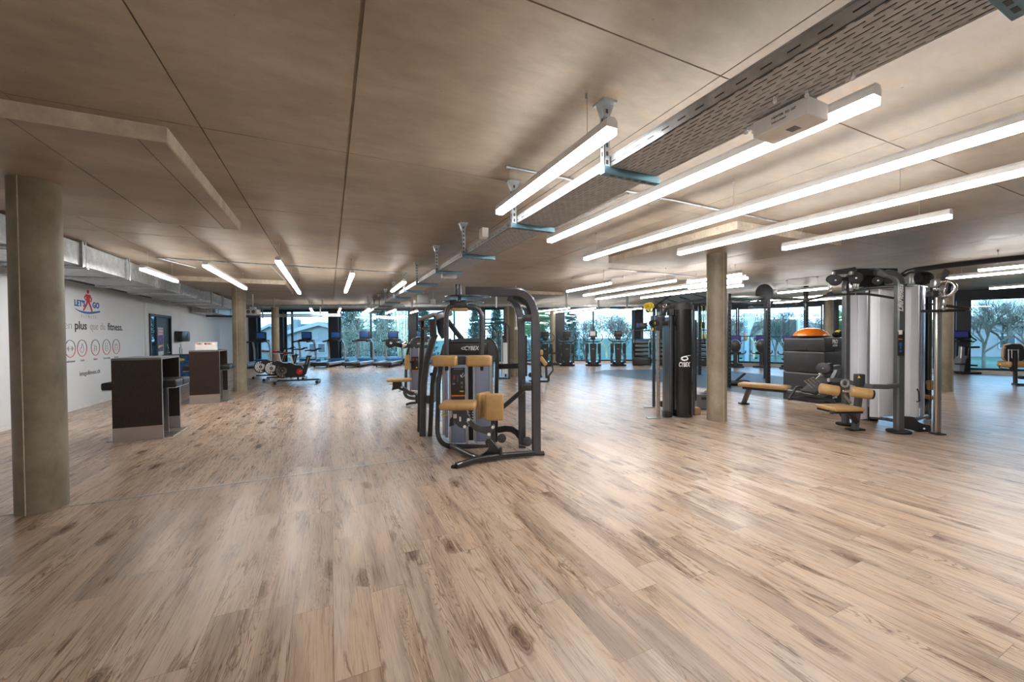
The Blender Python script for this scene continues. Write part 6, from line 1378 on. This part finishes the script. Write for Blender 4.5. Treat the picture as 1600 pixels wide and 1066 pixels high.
def tree_mesh(kind, seed, H=9):
    random.seed(seed); tr = MB(); cr = MB()
    def leaf(p, s):
        a = V((rnd(-1, 1), rnd(-1, 1), rnd(-1, 1))).normalized(); b = a.cross(V((rnd(-1, 1), rnd(-1, 1), rnd(-1, 1)))).normalized()
        cr.add([p, p+a*s, p+a*s*.6+b*s*.5], [(0, 1, 2)])
    if kind == 'conifer':
        tr.cyl((0, 0, 0), (0, 0, H*.95), .2, 8, .03)
        for k in range(30):
            z = H*(.08+.9*k/30); R = (1-k/30)**.8*H*.27+.1
            for j in range(9):
                a = rnd(0, 2*PI); L = R*rnd(.6, 1.1); tip = V((math.cos(a)*L, math.sin(a)*L, z-L*.25)); 
                tr.tube([(0, 0, z), tip], .02, 3)
                for q in range(22):
                    t = rnd(.15, 1); leaf(V((tip.x*t, tip.y*t, z+(tip.z-z)*t))+V((rnd(-.15, .15), rnd(-.15, .15), rnd(-.25, .08))), rnd(.15, .4))
    elif kind == 'weeping':
        tr.cyl((0, 0, 0), (0, 0, H*.75), .25, 8, .08)
        for k in range(90):
            a = rnd(0, 2*PI); R = rnd(.5, H*.36); z0 = H*rnd(.55, .98); 
            p0 = V((0, 0, H*.6)); p1 = V((math.cos(a)*R*.7, math.sin(a)*R*.7, z0)); p2 = V((math.cos(a)*R, math.sin(a)*R, z0-1.2)); p3 = V((math.cos(a)*R*1.05, math.sin(a)*R*1.05, max(.4, z0-rnd(2, 5))))
            pts = arc(p0, p1, p2, 5)+[p3]; tr.tube(pts, .015, 3)
            for q in range(95):
                t = rnd(0, 1); leaf(p2+(p3-p2)*t+V((rnd(-.25, .25), rnd(-.25, .25), rnd(-.2, .2))), rnd(.05, .15))
    elif kind in ('bare', 'leafy', 'dry'):
        def br(p, d, L, r, n):
            q = p+d*L; tr.cyl(p, q, r, 6 if n > 3 else 3, r*.65)
            if n == 0:
                if kind != 'bare':
                    for _ in range(26 if kind == 'leafy' else 9): leaf(q+V((rnd(-.5, .5), rnd(-.5, .5), rnd(-.5, .5))), rnd(.1, .26))
                return
            for _ in range(3 if n < 5 else 4):
                e = (d+V((rnd(-.75, .75), rnd(-.75, .75), rnd(-.25, .55)))).normalized(); br(q-d*L*rnd(0, .3), e, L*rnd(.62, .85), r*.6, n-1)
        br(V((0, 0, 0)), V((rnd(-.08, .08), rnd(-.08, .08), 1)).normalized(), H*.27, H*.018, 6 if kind == 'bare' else 5)
    elif kind == 'bush':
        for k in range(2600):
            v = V((rnd(-1, 1), rnd(-1, 1), rnd(-1, 1)))
            if v.length > 1: continue
            leaf(V((v.x*1.6, v.y*1.3, max(.05, v.z*1.1+1.1))), rnd(.12, .3))
        for k in range(6): tr.cyl((0, 0, 0), (rnd(-.8, .8), rnd(-.8, .8), 1.5), .03, 4, .01)
    elif kind == 'bamboo':
        for k in range(10):
            a = V((rnd(-.7, .7), rnd(-.7, .7), 0)); tr.tube([a*.5, a*.8+ZU*H*.4, a*1.4+ZU*H], .06, 6)
            for q in range(60): leaf(a*1.3+V((rnd(-.8, .8), rnd(-.8, .8), H*rnd(.3, 1))), rnd(.1, .3))
    return tr, cr
TREES = {}
def tree(kind, seed, px, d, htop, lab, leafm, barkm=BARK, grp='trees beyond the windows', H=9, name='tree'):
    """htop: pixel row of the crown top at that distance"""
    key = (kind, seed, leafm.name); q = CW((px-800)/FPX*d, d, GZ); s = max(.3, (D(px, htop, d).z-GZ)/H)
    if key not in TREES:
        tr_, cr_ = tree_mesh(kind, seed, H if kind != 'bush' else 2.2); t = thing(name, lab, 'shrub' if kind == 'bush' else 'tree', (0, 0, 0))
        part(tr_, 'trunk', barkm, t, None, False)
        if cr_.v: part(cr_, 'foliage', leafm, t, None, False)
        TREES[key] = t
    else: t = copy_tree(TREES[key])
    place(t, q, rnd(0, 6), lab, grp); t.scale = (s, s, s); return t
TR = [('conifer', 1, 548, 34, 440, 'dark conifer left behind the treadmill windows', EVG), ('weeping', 2, 560, 27, 470, 'pale weeping tree in front of the first conifer', OLV), ('conifer', 3, 600, 36, 450, 'dark conifer behind the weeping tree', EVG),
      ('weeping', 4, 597, 30, 478, 'second pale weeping tree behind the counterweight disc', OLV), ('bamboo', 5, 628, 26, 470, 'clump of yellow stems right of the weeping trees', OLV), ('conifer', 1, 660, 32, 455, 'dark conifer behind the press machine', EVG),
      ('conifer', 3, 742, 30, 478, 'dark conifer seen through the hanging handles', EVG), ('conifer', 1, 776, 34, 470, 'conifer behind the glass door', EVG), ('leafy', 6, 832, 30, 465, 'green tree right of the fly machine posts', GRN),
      ('conifer', 3, 845, 36, 458, 'tall conifer beside the first elliptical', EVG), ('conifer', 1, 892, 40, 470, 'conifer right of the dark facade pillar', EVG), ('bare', 7, 915, 30, 480, 'bare tree above the flag pole', OLV),
      ('dry', 8, 948, 32, 470, 'bare tree with sunlight painted golden into its bark', BRN), ('bare', 9, 975, 28, 475, 'bare branching tree left of the stair climber', OLV), ('bush', 10, 899, 25, 535, 'bright green bush behind the second elliptical', GRN),
      ('bush', 11, 935, 27, 552, 'dark green bush behind the third elliptical', EVG), ('bush', 10, 983, 26, 545, 'green bush beside the stair climber', GRN), ('dry', 12, 1020, 30, 470, 'brown twiggy tree behind the cable tower', BRN),
      ('bare', 7, 1146, 30, 465, 'bare tree right of the middle column', OLV), ('dry', 8, 1178, 42, 470, 'brown tree behind the tall white flag', BRN), ('bare', 9, 1212, 30, 462, 'bare trunk tree between the rig uprights', OLV),
      ('leafy', 13, 1225, 38, 480, 'leafy tree behind the bare trunk', EVG), ('bare', 7, 1272, 26, 460, 'bare tree right of the orange dome', OLV), ('leafy', 6, 1315, 32, 470, 'green tree in the narrow window by the multi gym', GRN),
      ('bare', 9, 1538, 25, 440, 'bare tree in the right window, left one', OLV), ('bare', 7, 1575, 28, 435, 'bare tree in the right window, middle one', OLV), ('dry', 12, 1605, 26, 430, 'bare tree in the right window, at the edge', OLV),
      ('bush', 11, 1528, 19, 545, 'low dark bush in the right window, left one', EVG), ('bush', 10, 1556, 20, 555, 'low green bush in the right window, middle one', GRN), ('bush', 11, 1590, 19, 540, 'low dark bush in the right window, at the edge', EVG),
      ('leafy', 13, 1470, 26, 470, 'leafy tree seen between the multi gym and its chrome column', GRN), ('bare', 9, 470, 70, 500, 'small bare tree on the skyline left of the chimney', OLV),
      ('bush', 10, 575, 25, 552, 'low hedge bush under the weeping trees', GRN), ('bush', 11, 430, 30, 548, 'low hedge bush before the left house', EVG), ('bush', 11, 622, 28, 555, 'low hedge bush under the yellow stems', EVG),
      ('bush', 11, 520, 30, 552, 'low hedge bush before the gabled house', EVG), ('bush', 11, 1215, 22, 556, 'low hedge bush behind the bikes', EVG), ('bush', 11, 1165, 24, 556, 'low hedge bush by the tall flag', EVG)]
for (k, s, px, d, ht, lab, lm_) in TR:
    bk = BARKG if (k in ('bamboo',) or s == 8) else BARK  # golden bark paints sunlight onto the dry trees; bamboo stems are yellow themselves
    tree(k, s, px, d, ht, lab, lm_, bk, 'shrubs beyond the windows' if k == 'bush' else 'trees beyond the windows', 9, 'shrub' if k == 'bush' else 'tree')
def flag(pts, d, lab, lx):
    t = thing('beach_flag', lab, 'flag', CW(*rf(D(pts[0][0], 580, d)), GZ))
    m = MB(); m.prism([D(*q, d) for q in pts], CF*.01); f = part(m, 'cloth', pmat('flag_cloth', (.9, .9, .9), .7) if 'flag_cloth' not in MATS else MATS['flag_cloth'], t, None, False)
    b = D(pts[0][0]-.5, 575, d); a = D(pts[0][0]-.5, pts[0][1]-1, d); m = MB(); m.tube([V((a.x, a.y, GZ)), a], .03, 8); part(m, 'pole', ALU, t)
    text("LET'S GO", 'lettering', .17, PRINTG, f, D(lx, 512, d-.01), ZU, -CR, .001, 0, .004); m = MB(); m.ball(D(lx, 526, d-.03), .16, (1, .1, 1.3)); part(m, 'orange_emblem', ORANGE, f)
flag([(1163, 491), (1181, 491), (1179, 500), (1174, 515), (1170, 530), (1169, 571), (1163.5, 573)], 19.5, 'tall white tapering flag outside right of the middle column', 1166)
flag([(1246, 497), (1262, 497), (1262, 508), (1262, 560), (1255, 572), (1246, 572)], 18.5, 'white flag outside behind the orange dome', 1253)
flag([(1095, 491), (1103.5, 491), (1103, 500), (1102, 571), (1096, 573)], 20.5, 'white flag outside partly hidden by the middle column', 1101)
rl = MB(); rl.tube([D(1120, 525.5, 18.6), D(1230, 525.7, 17.9), D(1330, 526, 16)], .025, 8)
for px, d in ((1120, 18.6), (1172, 18.3), (1230, 17.9), (1280, 17.0)): a = D(px, 525.7, d); rl.tube([a, V((a.x, a.y, GZ))], .02, 6)
one(rl, 'railing', FRAME, 'thin dark railing outside the wide flags window', 'railing', D(1230, 525.7, 17.9))
m = MB(); a = D(904.5, 522, 23); m.tube([a, V((a.x, a.y, GZ))], .05, 8); one(m, 'light_pole', ALU, 'pale pole outside left of the third elliptical', 'pole', V((a.x, a.y, GZ)))
for i, (px, w_, d) in enumerate([(575, 3.4, 24), (637, 2.2, 24.5)]):
    m = MB(); a = CW((px-800)/FPX*d, d, GZ); m.box(a+ZU*.72, (w_, .2, 1.44), AXC); one(m, 'garden_wall', HT, ['low pale wall outside behind the treadmills', 'low pale wall outside beside the yellow stems'][i], 'garden wall', a)
